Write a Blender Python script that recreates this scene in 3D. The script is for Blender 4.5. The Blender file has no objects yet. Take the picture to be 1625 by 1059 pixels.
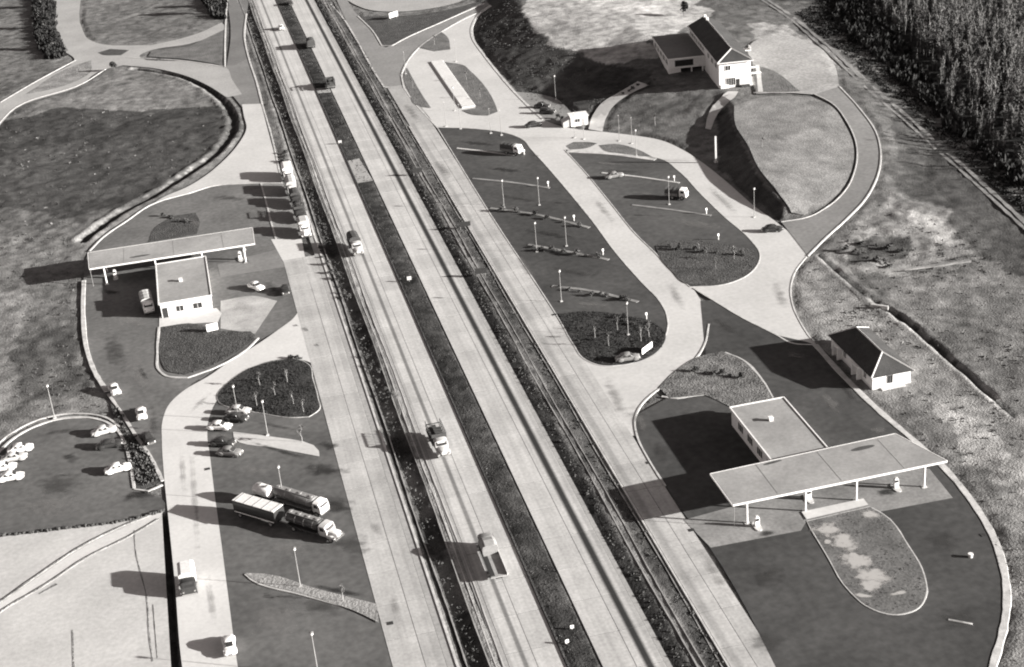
import bpy, bmesh, math, random
import numpy as np
from mathutils import Vector, Matrix
from mathutils.geometry import delaunay_2d_cdt

random.seed(7); rng = np.random.default_rng(7)
S = bpy.context.scene
COL = S.collection
R_ = math.radians

# ------------------------------------------------------------------ camera
CX, CY, F, H = 812.5, 529.5, 2427.984, 124.0
RW = np.array([[0.96965024, -0.17088099, 0.17486593],
               [-0.23140278, -0.41049473, 0.88201294],
               [-0.07893769, -0.89570853, -0.43757865]])
cd = bpy.data.cameras.new('camera'); cam = bpy.data.objects.new('camera', cd); COL.objects.link(cam)
cd.sensor_width = 36.0; cd.lens = 36.0 * F / 1625.0
cd.clip_start = 1.0; cd.clip_end = 8000.0
m = Matrix.Identity(4)
for i in range(3):
    m[i][0] = RW[i][0]; m[i][1] = -RW[i][1]; m[i][2] = -RW[i][2]
m[2][3] = H
cam.matrix_world = m
S.camera = cam

# ------------------------------------------------------------------ light
SUN_EL, SUN_AZ = 14.5, -27.0          # azimuth of the sun, counter-clockwise from +X
w = bpy.data.worlds.new('World'); S.world = w; w.use_nodes = True
nt = w.node_tree; bg = nt.nodes['Background']
sky = nt.nodes.new('ShaderNodeTexSky'); sky.sky_type = 'NISHITA'; sky.sun_disc = False
sky.sun_elevation = R_(SUN_EL); sky.sun_rotation = R_(90 - SUN_AZ)
# black-and-white film behind an orange filter: the blue skylight counts by its red part only
sep = nt.nodes.new('ShaderNodeSeparateColor'); hsv = nt.nodes.new('ShaderNodeCombineColor')
for i in range(3): nt.links.new(sep.outputs[0], hsv.inputs[i])
tint = nt.nodes.new('ShaderNodeMixRGB'); tint.blend_type = 'MULTIPLY'; tint.inputs[0].default_value = 1
tint.inputs[2].default_value = (1.0, 0.90, 0.88, 1)
nt.links.new(sky.outputs[0], sep.inputs[0]); nt.links.new(hsv.outputs[0], tint.inputs[1])
nt.links.new(tint.outputs[0], bg.inputs[0]); bg.inputs[1].default_value = 0.065
sl = bpy.data.lights.new('sun', 'SUN'); so = bpy.data.objects.new('sun', sl); COL.objects.link(so)
sl.energy = 5.0; sl.angle = R_(0.55); sl.color = (1.0, 0.98, 0.945)
sd = Vector((math.cos(R_(SUN_AZ)) * math.cos(R_(SUN_EL)), math.sin(R_(SUN_AZ)) * math.cos(R_(SUN_EL)), math.sin(R_(SUN_EL))))
so.rotation_euler = sd.to_track_quat('Z', 'Y').to_euler(); so.location = sd * 400
S.view_settings.view_transform = 'Standard'; S.view_settings.look = 'None'
S.view_settings.exposure = 1.68; S.view_settings.gamma = 1.0
S.view_settings.use_curve_mapping = False
S.cycles.filter_width = 2.0; S.cycles.max_bounces = 4; S.cycles.diffuse_bounces = 2; S.cycles.use_adaptive_sampling = True

# ------------------------------------------------------------------ helpers: mapping, terrain
def P(x, y, z=0.0):
    d = RW @ np.array([x - CX, y - CY, F]); t = (z - H) / d[2]
    return (d[0] * t, d[1] * t)

FOOT = [(800,-30,0),(775,5,0),(757,25,0),(750,50,0),(770,88,0),(800,120,0),(832,142,0),(874,153,0),(908,181,0),(914,204,0),
 (960,209,0),(1010,215,0),(1060,225,0),(1100,247,0),(1140,268,0),(1166,287,0),(1205,328,0),(1241,352,0)]
LOOP_OUT = [(1300,402,0),(1345,356,0.2),(1378,322,.6),(1402,280,1.2),(1407,245,1.8),(1398,203,2.6),(1372,168,3.4),(1338,138,4)]
RIM = [(1430,330,0),(1470,280,0),(1560,300,0),(1640,330,0)]
CREST = [(815,-5,3.4),(838,30,4.0),(862,58,4.2),(900,80,3.9),(945,92,3.7),(990,101,3.7),(1035,112,3.8),(1046,134,3.4)]
LAWN_CREST = [(1161,162,4.0),(1163,200,3.5),(1184,233,3.2),(1203,272,2.9),(1226,300,2.5),(1246,327,1.7),(1252,343,.4)]
LAWN_FOOT = [(1150,166,3.4),(1143,190,1.6),(1139,226,.7),(1140,268,0)]
LOOP_IN = [(1290,150,4.0),(1320,165,3.7),(1345,195,3.0),(1360,230,2.2),(1358,270,1.4),(1340,305,.7),(1312,332,.3),(1280,347,.1),(1252,343,.4)]
SPOTS = [(1490,160,1.0),(1410,60,2.6),(1300,-70,3.5),(1640,120,0.6),(1640,-60,1.0),(1090,141,3.6),(1140,143,4.0),(1200,147,4.0),
 (1120,205,1.0),(1060,185,1.3),(1000,180,1.0),(960,185,.6),(1010,150,2.6),(1250,220,3.2),(1300,200,3.4),(1290,280,2.0),(1285,318,1.0),
 (1200,60,4.3),(1300,80,4.0),(1000,40,5.6),(1034,62,6.3),(1020,92,5.0),(960,70,4.6),(1100,-60,5.0),(900,-60,4.6),(1250,120,4.0),(1180,120,4.0)]
_tp = []; _ed = []
for _ln in (FOOT, LOOP_OUT, RIM, CREST, LAWN_CREST, LAWN_FOOT, LOOP_IN, SPOTS):
    _prev = None
    for _q in _ln:
        _c = (*P(*_q), _q[2]); _hit = [i for i, t in enumerate(_tp) if math.hypot(t[0]-_c[0], t[1]-_c[1]) < .3]
        if _hit: _i = _hit[0]
        else: _tp.append(_c); _i = len(_tp)-1
        if _prev is not None and _ln is not SPOTS and _prev != _i: _ed.append((_prev, _i))
        _prev = _i
_v, _e, _tf, _, _, _ = delaunay_2d_cdt([Vector((a, b)) for a, b, c in _tp], _ed, [], 0, 1e-6)
_tz = []
for v in _v:
    _n = sorted((((q[0]-v.x)**2 + (q[1]-v.y)**2), q[2]) for q in _tp)[:2]
    _tz.append(_n[0][1] if _n[0][0] < .2 else (_n[0][1]*_n[1][0]+_n[1][1]*_n[0][0])/(_n[0][0]+_n[1][0]))
TRI = [(np.array([(_v[i].x, _v[i].y) for i in t]), np.array([_tz[i] for i in t])) for t in _tf if len(t) == 3]
_TL = [(p[:,0].min(), p[:,0].max(), p[:,1].min(), p[:,1].max(), [float(u) for u in p.ravel()], [float(u) for u in h]) for p, h in TRI]
def hz(x, y):
    x = float(x); y = float(y)
    for a0, a1, b0, b1, q, h in _TL:
        if a0-1e-6 <= x <= a1+1e-6 and b0-1e-6 <= y <= b1+1e-6:
            ax, ay, bx, by, cx_, cy_ = q; d = (by-cy_)*(ax-cx_)+(cx_-bx)*(ay-cy_)
            if abs(d) < 1e-9: continue
            l1 = ((by-cy_)*(x-cx_)+(cx_-bx)*(y-cy_))/d; l2 = ((cy_-ay)*(x-cx_)+(ax-cx_)*(y-cy_))/d
            if l1 >= -1e-7 and l2 >= -1e-7 and l1+l2 <= 1+2e-7: return l1*h[0]+l2*h[1]+(1-l1-l2)*h[2]
    return 0.0

def tin(x, y):
    x = np.asarray(x, float); y = np.asarray(y, float); z = np.zeros_like(x)
    for p, h in TRI:
        (ax, ay), (bx, by), (cx_, cy_) = p
        d = (by - cy_) * (ax - cx_) + (cx_ - bx) * (ay - cy_)
        if abs(d) < 1e-9: continue
        l1 = ((by - cy_) * (x - cx_) + (cx_ - bx) * (y - cy_)) / d
        l2 = ((cy_ - ay) * (x - cx_) + (ax - cx_) * (y - cy_)) / d
        l3 = 1 - l1 - l2
        k = (l1 >= -1e-7) & (l2 >= -1e-7) & (l3 >= -1e-7)
        z = np.where(k, l1 * h[0] + l2 * h[1] + l3 * h[2], z)
    return z
def G(px, py):                       # pixel -> point on the terrain
    z = 0.0
    for _ in range(12):
        x, y = P(px, py, z); z = 0.5 * z + 0.5 * hz(x, y)
    x, y = P(px, py, z)
    return (x, y, z)

def seg_dist(x, y, line):
    d = np.full(x.shape, 1e9)
    for (ax, ay), (bx, by) in zip(line[:-1], line[1:]):
        vx, vy = bx - ax, by - ay; L = vx * vx + vy * vy + 1e-12
        t = np.clip(((x - ax) * vx + (y - ay) * vy) / L, 0, 1)
        d = np.minimum(d, np.hypot(x - ax - t * vx, y - ay - t * vy))
    return d
def inside(x, y, poly):
    r = np.zeros(x.shape, bool); n = len(poly); j = n - 1
    for i in range(n):
        xi, yi = poly[i]; xj, yj = poly[j]
        if yi != yj:
            c = ((yi > y) != (yj > y)) & (x < (xj - xi) * (y - yi) / (yj - yi) + xi)
            r ^= c
        j = i
    return r
def vnoise(x, y, s, seed):
    x = x / s; y = y / s; xi = np.floor(x).astype(int); yi = np.floor(y).astype(int)
    fx = x - xi; fy = y - yi; fx = fx*fx*(3-2*fx); fy = fy*fy*(3-2*fy)
    def hsh(a, b):
        n = (a * 374761393 + b * 668265263 + seed * 974711) & 0xffffffff
        n = ((n ^ (n >> 13)) * 1274126177) & 0xffffffff
        return ((n ^ (n >> 16)) & 0xffff) / 65535.0
    return (hsh(xi, yi)*(1-fx)+hsh(xi+1, yi)*fx)*(1-fy) + (hsh(xi, yi+1)*(1-fx)+hsh(xi+1, yi+1)*fx)*fy - .5

# ------------------------------------------------------------------ materials
MATS = {}
def mat(name, c, var=0.25, scale=0.6, rough=0.9, bump=0.0, bscale=3.0, metal=0.0, obj=False, fine=0.12, tone=(1.0, .985, .965), spec=0.3, stretch=None):
    """Procedural material: base grey c with two sizes of mottling, world (or object) coordinates, optional fine relief."""
    if name in MATS: return MATS[name]
    mt = bpy.data.materials.new(name); mt.use_nodes = True; n = mt.node_tree; b = n.nodes['Principled BSDF']
    if obj:
        co = n.nodes.new('ShaderNodeTexCoord').outputs['Object']
    else:
        co = n.nodes.new('ShaderNodeNewGeometry').outputs['Position']
    if stretch:
        mp = n.nodes.new('ShaderNodeMapping'); mp.inputs['Scale'].default_value = stretch
        n.links.new(co, mp.inputs[0]); co = mp.outputs[0]
    n1 = n.nodes.new('ShaderNodeTexNoise'); n1.inputs['Scale'].default_value = scale * .25; n1.inputs['Detail'].default_value = 5; n1.inputs['Roughness'].default_value = .62
    n2 = n.nodes.new('ShaderNodeTexNoise'); n2.inputs['Scale'].default_value = scale * 4; n2.inputs['Detail'].default_value = 3
    n.links.new(co, n1.inputs[0]); n.links.new(co, n2.inputs[0])
    r1 = n.nodes.new('ShaderNodeMapRange'); r1.inputs[1].default_value = .3; r1.inputs[2].default_value = .7; r1.inputs[3].default_value = 1 - var; r1.inputs[4].default_value = 1 + var
    r2 = n.nodes.new('ShaderNodeMapRange'); r2.inputs[1].default_value = .3; r2.inputs[2].default_value = .7; r2.inputs[3].default_value = 1 - fine; r2.inputs[4].default_value = 1 + fine
    n.links.new(n1.outputs[0], r1.inputs[0]); n.links.new(n2.outputs[0], r2.inputs[0])
    mu = n.nodes.new('ShaderNodeMath'); mu.operation = 'MULTIPLY'; n.links.new(r1.outputs[0], mu.inputs[0]); n.links.new(r2.outputs[0], mu.inputs[1])
    cc = n.nodes.new('ShaderNodeVectorMath'); cc.operation = 'SCALE'; cc.inputs[0].default_value = (c*tone[0], c*tone[1], c*tone[2])
    n.links.new(mu.outputs[0], cc.inputs['Scale']); n.links.new(cc.outputs[0], b.inputs['Base Color'])
    b.inputs['Roughness'].default_value = rough; b.inputs['Metallic'].default_value = metal
    b.inputs['Specular IOR Level'].default_value = spec
    if bump:
        bn = n.nodes.new('ShaderNodeTexNoise'); bn.inputs['Scale'].default_value = bscale; bn.inputs['Detail'].default_value = 4
        bp = n.nodes.new('ShaderNodeBump'); bp.inputs['Strength'].default_value = 1; bp.inputs['Distance'].default_value = bump
        n.links.new(co, bn.inputs[0]); n.links.new(bn.outputs[0], bp.inputs['Height']); n.links.new(bp.outputs[0], b.inputs['Normal'])
    MATS[name] = mt; return mt

def lane_mat(name, c, marks, var=.14, rnd=.10):
    """Worn concrete of a straight lane along +Y: marks are (x, half width, strength) bands of oil and tyre wear at real x positions."""
    mt = mat(name, c, var=var, scale=.5, fine=.10, rough=.85)
    n = mt.node_tree; b = n.nodes['Principled BSDF']; src = b.inputs['Base Color'].links[0].from_socket
    geo = n.nodes.new('ShaderNodeNewGeometry'); sx = n.nodes.new('ShaderNodeSeparateXYZ'); n.links.new(geo.outputs['Position'], sx.inputs[0])
    mp = n.nodes.new('ShaderNodeMapping'); mp.inputs['Scale'].default_value = (2.4, .05, 1); n.links.new(geo.outputs['Position'], mp.inputs[0])
    st = n.nodes.new('ShaderNodeTexNoise'); st.inputs['Scale'].default_value = 1; st.inputs['Detail'].default_value = 4; n.links.new(mp.outputs[0], st.inputs[0])
    rs = n.nodes.new('ShaderNodeMapRange'); rs.inputs[1].default_value = .3; rs.inputs[2].default_value = .72; rs.inputs[3].default_value = 1.07; rs.inputs[4].default_value = .89
    n.links.new(st.outputs[0], rs.inputs[0]); acc = rs.outputs[0]
    for x0, hw, s in marks:
        d = n.nodes.new('ShaderNodeMath'); d.operation = 'SUBTRACT'; d.inputs[1].default_value = x0; n.links.new(sx.outputs[0], d.inputs[0])
        a = n.nodes.new('ShaderNodeMath'); a.operation = 'ABSOLUTE'; n.links.new(d.outputs[0], a.inputs[0])
        q = n.nodes.new('ShaderNodeMapRange'); q.interpolation_type = 'SMOOTHSTEP'; q.inputs[1].default_value = hw * .25; q.inputs[2].default_value = hw; q.inputs[3].default_value = 1 - s; q.inputs[4].default_value = 1
        n.links.new(a.outputs[0], q.inputs[0])
        k = n.nodes.new('ShaderNodeMath'); k.operation = 'MULTIPLY'; n.links.new(acc, k.inputs[0]); n.links.new(q.outputs[0], k.inputs[1]); acc = k.outputs[0]
    oi = n.nodes.new('ShaderNodeObjectInfo'); rr = n.nodes.new('ShaderNodeMapRange'); rr.inputs[3].default_value = 1 - rnd; rr.inputs[4].default_value = 1 + rnd * .6
    n.links.new(oi.outputs['Random'], rr.inputs[0])
    k = n.nodes.new('ShaderNodeMath'); k.operation = 'MULTIPLY'; n.links.new(acc, k.inputs[0]); n.links.new(rr.outputs[0], k.inputs[1])
    v = n.nodes.new('ShaderNodeVectorMath'); v.operation = 'SCALE'; n.links.new(src, v.inputs[0]); n.links.new(k.outputs[0], v.inputs['Scale'])
    n.links.new(v.outputs[0], b.inputs['Base Color'])
    return mt

ASPH = mat('asphalt', .096, var=.34, scale=.22, fine=.16)
ASPH_D = mat('asphalt_dark', .05, var=.42, scale=.2, fine=.18)
ASPH_Y = mat('asphalt_yard', .118, var=.3, scale=.25, fine=.16)
ASPH_L = mat('asphalt_pale', .17, var=.2, scale=.3)
CONC = mat('concrete', .46, var=.10, scale=.3, fine=.06)
CONC_L = mat('concrete_pale', .52, var=.08, scale=.4, fine=.05)
CONC_G = mat('concrete_grey', .30, var=.14, scale=.4)
KERB = mat('kerb_concrete', .45, var=.28, scale=2.2, fine=.2)
GRAV = mat('gravel', .30, var=.25, scale=.35, fine=.2, bump=.08)
SAND = mat('sand', .43, var=.13, scale=.35, fine=.08, bump=.015, bscale=2.5)
SOIL = mat('soil', .2, var=.5, scale=1.2, fine=.3, bump=.25, bscale=2)
SOIL_L = mat('soil_pale', .36, var=.4, scale=1.4, fine=.3, bump=.2, bscale=2)
GRASS_D = mat('grass_dark', .055, var=.4, scale=1.6, fine=.4, bump=.3, bscale=3)
ISLE_D = mat('grass_island_dark', .03, var=.5, scale=1.4, fine=.5, bump=.25, bscale=3)
GRASS_M = mat('grass_mid', .12, var=.35, scale=1.0, fine=.3, bump=.2, bscale=2.5)
GRASS_L = mat('grass_dry', .185, var=.38, scale=.8, fine=.3, bump=.12, bscale=2.5)
TUFT = mat('tuft', .075, var=.5, scale=1.5, fine=.4)
TUFT_L = mat('tuft_dry', .16, var=.5, scale=1.5, fine=.4)
LEAF_DK = mat('leaf_dark', .022, var=.4, scale=1.2, fine=.4)
LEAF = mat('leaf', .07, var=.45, scale=1.6, fine=.4)
BARK_F = mat('bark_forest', .30, var=.25, scale=4, obj=True) if 'bark_forest' not in MATS else MATS['bark_forest']
LEAF_F = mat('leaf_forest', .068, var=.6, scale=.7, fine=.4)
BARK = mat('bark', .16, var=.3, scale=4, obj=True)
BARK_L = mat('bark_pale', .4, var=.25, scale=4, obj=True)
WHITE = mat('white_paint', .74, var=.05, scale=1, rough=.6)
RENDER_ = mat('white_render', .70, var=.07, scale=1.2, rough=.9)
ROOF_F = mat('flat_roof', .28, var=.2, scale=.5, fine=.08)
ROOF_T = mat('roof_tiles', .045, var=.3, scale=1.5, fine=.25, bump=.06, bscale=9)
ROOF_G = mat('roof_felt_grey', .14, var=.2, scale=.6)
GLASS = mat('glass', .03, var=.05, rough=.12, spec=.5)
RUBBER = mat('rubber', .025, var=.1)
CHROME = mat('chrome', .62, var=.05, rough=.25, metal=.9)
STEEL = mat('steel', .30, var=.1, rough=.5, metal=.3)
CAR_W = mat('car_white', .76, var=.04, rough=.3, spec=.5, obj=True)
CAR_L = mat('car_pale_grey', .45, var=.04, rough=.3, spec=.5, obj=True)
CAR_G = mat('car_grey', .2, var=.04, rough=.3, spec=.5, obj=True)
CAR_D = mat('car_dark', .035, var=.05, rough=.3, spec=.5, obj=True)
TARP = mat('tarpaulin', .40, var=.12, scale=2, obj=True)
TARP_D = mat('tarpaulin_dark', .06, var=.2, scale=2, obj=True)
WOOD = mat('weathered_wood', .17, var=.25, scale=3, obj=True)
DARK = mat('dark_recess', .03, var=.1)

# ------------------------------------------------------------------ mesh builder
class MB:
    def __init__(s): s.v = []; s.f = []
    def add(s, vs, fs):
        o = len(s.v); s.v += [tuple(p) for p in vs]; s.f += [tuple(i + o for i in f) for f in fs]; return s
    def box(s, x0, x1, y0, y1, z0, z1):
        v = [(x0,y0,z0),(x1,y0,z0),(x1,y1,z0),(x0,y1,z0),(x0,y0,z1),(x1,y0,z1),(x1,y1,z1),(x0,y1,z1)]
        return s.add(v, [(0,3,2,1),(4,5,6,7),(0,1,5,4),(1,2,6,5),(2,3,7,6),(3,0,4,7)])
    def loft(s, secs):
        n = len(secs[0]); v = [p for q in secs for p in q]; f = []
        for i in range(len(secs) - 1):
            for j in range(n):
                a = i*n+j; b = i*n+(j+1) % n; f.append((a, b, b+n, a+n))
        f.append(tuple(range(n-1, -1, -1))); f.append(tuple(range((len(secs)-1)*n, len(secs)*n)))
        return s.add(v, f)
    def cyl(s, c, r, h, axis='z', n=12, r2=None):
        r2 = r if r2 is None else r2; secs = []
        for k, rr in ((0, r), (1, r2)):
            q = []
            for i in range(n):
                a = 2*math.pi*i/n; u, v = rr*math.cos(a), rr*math.sin(a)
                q.append({'z': (c[0]+u, c[1]+v, c[2]+k*h), 'x': (c[0]+k*h, c[1]+u, c[2]+v), 'y': (c[0]+u, c[1]+k*h, c[2]+v)}[axis])
            secs.append(q)
        return s.loft(secs)
    def sphere(s, c, r, n=10, m=6):
        secs = []
        for i in range(m + 1):
            t = -math.pi/2 + math.pi*i/m; rr = max(r*math.cos(t), 1e-3)
            secs.append([(c[0]+rr*math.cos(2*math.pi*j/n), c[1]+rr*math.sin(2*math.pi*j/n), c[2]+r*math.sin(t)) for j in range(n)])
        return s.loft(secs)
    def quad(s, *p): return s.add(p, [tuple(range(len(p)))])
    def build(s, name, mt, parent=None, smooth=False):
        me = bpy.data.meshes.new(name); me.from_pydata(s.v, [], s.f)
        bm = bmesh.new(); bm.from_mesh(me); bmesh.ops.recalc_face_normals(bm, faces=bm.faces); bm.to_mesh(me); bm.free()
        me.materials.append(mt)
        if smooth:
            for p in me.polygons: p.use_smooth = True
            me.set_sharp_from_angle(angle=R_(38))
        o = bpy.data.objects.new(name, me); COL.objects.link(o)
        if parent: o.parent = parent
        return o

def tag(o, label, cat, group=None):
    o['label'] = label; o['category'] = cat
    if group: o['group'] = group
    return o
def struct(o): o['kind'] = 'structure'; return o
def stuff(o): o['kind'] = 'stuff'; return o
def thing(name, label, cat, loc=(0,0,0), rot=0.0, group=None):
    o = bpy.data.objects.new(name, None); COL.objects.link(o); o.location = loc; o.rotation_euler = (0, 0, rot)
    o.empty_display_size = .5
    return tag(o, label, cat, group)
def copy_tree(o, parent=None):
    c = o.copy(); COL.objects.link(c)
    if parent: c.parent = parent
    for ch in list(o.children): copy_tree(ch, c)
    return c
def put(o, loc, rot, label, group=None):
    o.location = loc; o.rotation_euler = (0, 0, rot); o['label'] = label
    if group: o['group'] = group
    elif 'group' in o: del o['group']
    return o

def rr(y, w_, z0, z1, k=.9):
    return [(-w_*.86,y,z0),(w_*.86,y,z0),(w_,y,z0+(z1-z0)*.22),(w_,y,z0+(z1-z0)*.68),(w_*k,y,z1-(z1-z0)*.1),(w_*.6,y,z1),(-w_*.6,y,z1),(-w_*k,y,z1-(z1-z0)*.1),(-w_,y,z0+(z1-z0)*.68),(-w_,y,z0+(z1-z0)*.22)]

# ------------------------------------------------------------------ draped sheets and kerbs
LEVEL = [0.0]   # every sheet lies a little above the one laid before it
SHEETS = []       # world outlines: the terrain under them is kept smooth
def smooth_poly(pts, closed=True, n=5, sharp=48):
    p = [np.array(q[:2], float) for q in pts]; N = len(p); out = []
    def tan(i):
        if not closed and (i == 0 or i == N-1): return None
        a = p[i] - p[i-1]; b = p[(i+1) % N] - p[i]
        ang = abs(math.degrees(math.atan2(a[0]*b[1]-a[1]*b[0], a @ b)))
        if ang > sharp: return None
        la, lb = np.linalg.norm(a), np.linalg.norm(b)
        t = (a/la*lb + b/lb*la) / (la+lb); return t / (np.linalg.norm(t)+1e-9)
    T = [tan(i) for i in range(N)]
    for i in range(N if closed else N-1):
        a, b = p[i], p[(i+1) % N]; L = np.linalg.norm(b-a); d = (b-a)/L
        ta = T[i] if T[i] is not None else d; tb = T[(i+1) % N] if T[(i+1) % N] is not None else d
        k = 1 if (T[i] is None and T[(i+1) % N] is None) else n
        for j in range(k):
            t = j/k; h1 = 2*t**3-3*t**2+1; h2 = t**3-2*t**2+t; h3 = -2*t**3+3*t**2; h4 = t**3-t**2
            out.append(a*h1 + ta*L*h2 + b*h3 + tb*L*h4)
    if not closed: out.append(p[-1])
    return out
def W(pts): return [G(*q)[:2] for q in pts]

def sheet(name, pts, mt, dz, world=False, smooth=True, step=None, mask=True, parent=None, kind='structure', sharp=48):
    poly = pts if world else W(pts)
    if smooth: poly = smooth_poly(poly, sharp=sharp)
    poly = [tuple(q) for q in poly]
    if mask: SHEETS.append(poly)
    xs = np.array([q[0] for q in poly]); ys = np.array([q[1] for q in poly])
    V = [Vector(q) for q in poly]; n = len(V)
    hilly = np.any(tin(xs, ys) > .02)
    if hilly:
        st = step or 2.0
        gx, gy = np.meshgrid(np.arange(xs.min(), xs.max(), st), np.arange(ys.min(), ys.max(), st))
        gx = gx.ravel(); gy = gy.ravel(); k = inside(gx, gy, poly)
        gx, gy = gx[k], gy[k]
        if len(gx):
            d = seg_dist(gx, gy, poly + [poly[0]]); k = d > st * .35
            V += [Vector((a, b)) for a, b in zip(gx[k], gy[k])]
    vo, _, fo, _, _, _ = delaunay_2d_cdt(V, [(i, (i+1) % n) for i in range(n)], [], 1, 1e-6)
    LEVEL[0] += .0006; z = tin(np.array([v.x for v in vo]), np.array([v.y for v in vo])) + dz + LEVEL[0]
    me = bpy.data.meshes.new(name); me.from_pydata([(v.x, v.y, c) for v, c in zip(vo, z)], [], [tuple(f) for f in fo])
    bm = bmesh.new(); bm.from_mesh(me)
    bmesh.ops.recalc_face_normals(bm, faces=bm.faces)
    if sum(f.normal.z for f in bm.faces) < 0: bmesh.ops.reverse_faces(bm, faces=bm.faces)
    bm.to_mesh(me); bm.free()
    me.materials.append(mt)
    o = bpy.data.objects.new(name, me); COL.objects.link(o)
    if parent: o.parent = parent
    elif kind: o['kind'] = kind
    return o

def ribbon(name, line, width, z0, z1, mt, world=False, closed=False, smooth=True, kind='structure', n=5, drape=True, parent=None, wob=0.0):
    ln = line if world else W(line)
    if smooth: ln = smooth_poly(ln, closed=closed, n=n)
    ln = [np.array(q[:2], float) for q in ln]
    N = len(ln); mb = MB(); secs = []
    for i in range(N):
        a = ln[i-1] if (i > 0 or closed) else ln[i]; b = ln[(i+1) % N] if (i < N-1 or closed) else ln[i]
        t = b-a; t /= np.linalg.norm(t)+1e-9; nn = np.array([-t[1], t[0]]); q = ln[i]
        hw = width/2*(1+wob*random.uniform(-1, 1)); zz = hz(*q) if drape else 0
        l = q+nn*hw; r = q-nn*hw; k = .86
        secs.append([(l[0], l[1], zz+z0), (r[0], r[1], zz+z0), (q[0]-nn[0]*hw*k, q[1]-nn[1]*hw*k, zz+z1), (q[0]+nn[0]*hw*k, q[1]+nn[1]*hw*k, zz+z1)])
    if closed:
        secs.append(secs[0])
    mb.loft(secs)
    o = mb.build(name, mt, parent)
    if not parent and kind: o['kind'] = kind
    return o
def kerb(line, world=False, closed=False, width=.42, h=.13, name='kerb', mt=None, **k):
    k.setdefault('wob', .15)
    return ribbon(name, line, width, -.02, h, mt or KERB, world=world, closed=closed, **k)

# ================================================================== LARGE STRUCTURE
# ---- straight roads of the motorway (along +Y)
LC0, LC1, RC0, RC1 = 26.7, 33.6, 38.0, 45.6          # carriageways
FL0, FL1, FR0, FR1 = 12.3, 19.0, 53.2, 59.0          # frontage roads
M_LC = lane_mat('lane_concrete_down', .44, [(28.75, .5, .62), (30.15, .10, .25), (32.2, .9, .07), (26.95, .35, .22)])
M_RC = lane_mat('lane_concrete_up', .43, [(43.7, .85, .94), (42.05, .10, .30), (40.0, 1.0, .08), (45.2, .5, .2)])
M_FL = lane_mat('lane_concrete_left', .40, [(16.4, .09, .35), (14.4, .9, .06), (18.3, .9, .14)], var=.16)
M_FR = lane_mat('lane_concrete_right', .40, [(56.3, .08, .2), (54.1, .9, .26), (57.6, .8, .06)], var=.2)
JOINT = mat('joint_tar', .07, var=.2)

def slab_road(name, x0, x1, xm, y0, ys, y1, mt, L=8.0, z=0.05):
    """Road of concrete slabs in two columns up to ys, beyond that one strip; a tarred bed shows in the joints."""
    base = MB().box(x0+.02, x1-.02, y0, y1, -.25, z-.035).build(name, JOINT); struct(base)
    SHEETS.append([(x0, y0), (x1, y0), (x1, y1), (x0, y1)])
    me = {}
    y = y0
    while y < ys - .1:
        for a, b in ((x0, xm-.03), (xm+.03, x1)):
            key = round(b-a, 3)
            if key not in me:
                t = MB().box(0, b-a, .05, L-.05, -.2, 0).build('concrete_slab', mt, base); me[key] = t
            else:
                t = me[key].copy(); COL.objects.link(t)
            t.location = (a, y, z + random.uniform(-.003, .003))
        y += L
    far = MB().box(x0, x1, y+.03, y1, -.2, z).build('far_lane', mt, base)
    return base
slab_road('motorway_lane', LC0, LC1, 30.15, 118, 406, 900, M_LC)
slab_road('motorway_lane', RC0, RC1, 42.05, 118, 406, 900, M_RC)
slab_road('service_road', FL0, FL1, 16.4, 118, 302, 303, M_FL, L=8.0)
slab_road('service_road', FR0, FR1, 56.3, 118, 366, 382, M_FR, L=8.0)
# grey edge strips of the carriageways
sheet('road_edge', [(25.7,118),(26.66,118),(26.66,900),(25.7,900)], CONC_G, .03, world=True, smooth=False)
sheet('road_edge', [(45.64,118),(46.3,118),(46.3,900),(45.64,900)], CONC_G, .03, world=True, smooth=False)
sheet('road_edge', [(19.04,118),(20.2,118),(20.2,330),(19.04,330)], CONC_G, .035, world=True, smooth=False)
for _x, _w, _m in ((24.35,.16,CONC_G),(25.15,.14,CONC),(26.05,.14,CONC),(21.45,.18,CONC_G),(49.1,.16,CONC_G),(50.05,.12,CONC_G),(52.25,.14,CONC_G)):
    ribbon('verge_line', [(_x+.1*math.sin(i*.7+_x), 118+i*6.5) for i in range(75)], _w, -.3, .09 if _x < 48 or _x > 52 else .3, _m, world=True, wob=.6, n=3, drape=False)
kerb([(33.86,118),(33.86,640)], world=True, smooth=False, width=.3, h=.2, name='median_edge', mt=GRASS_D)
kerb([(20.35,118),(20.35,200),(20.35,255),(20.3,330)], world=True, smooth=False, width=.4)
kerb([(52.95,118),(52.95,380)], world=True, smooth=False, width=.3)

sheet('median_crossing', [(541,258),(570,252),(592,287),(560,293)], CONC_G, .05)
sheet('median_crossing', [(499,141),(522,139),(526,147),(503,149)], CONC_G, .05)
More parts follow.
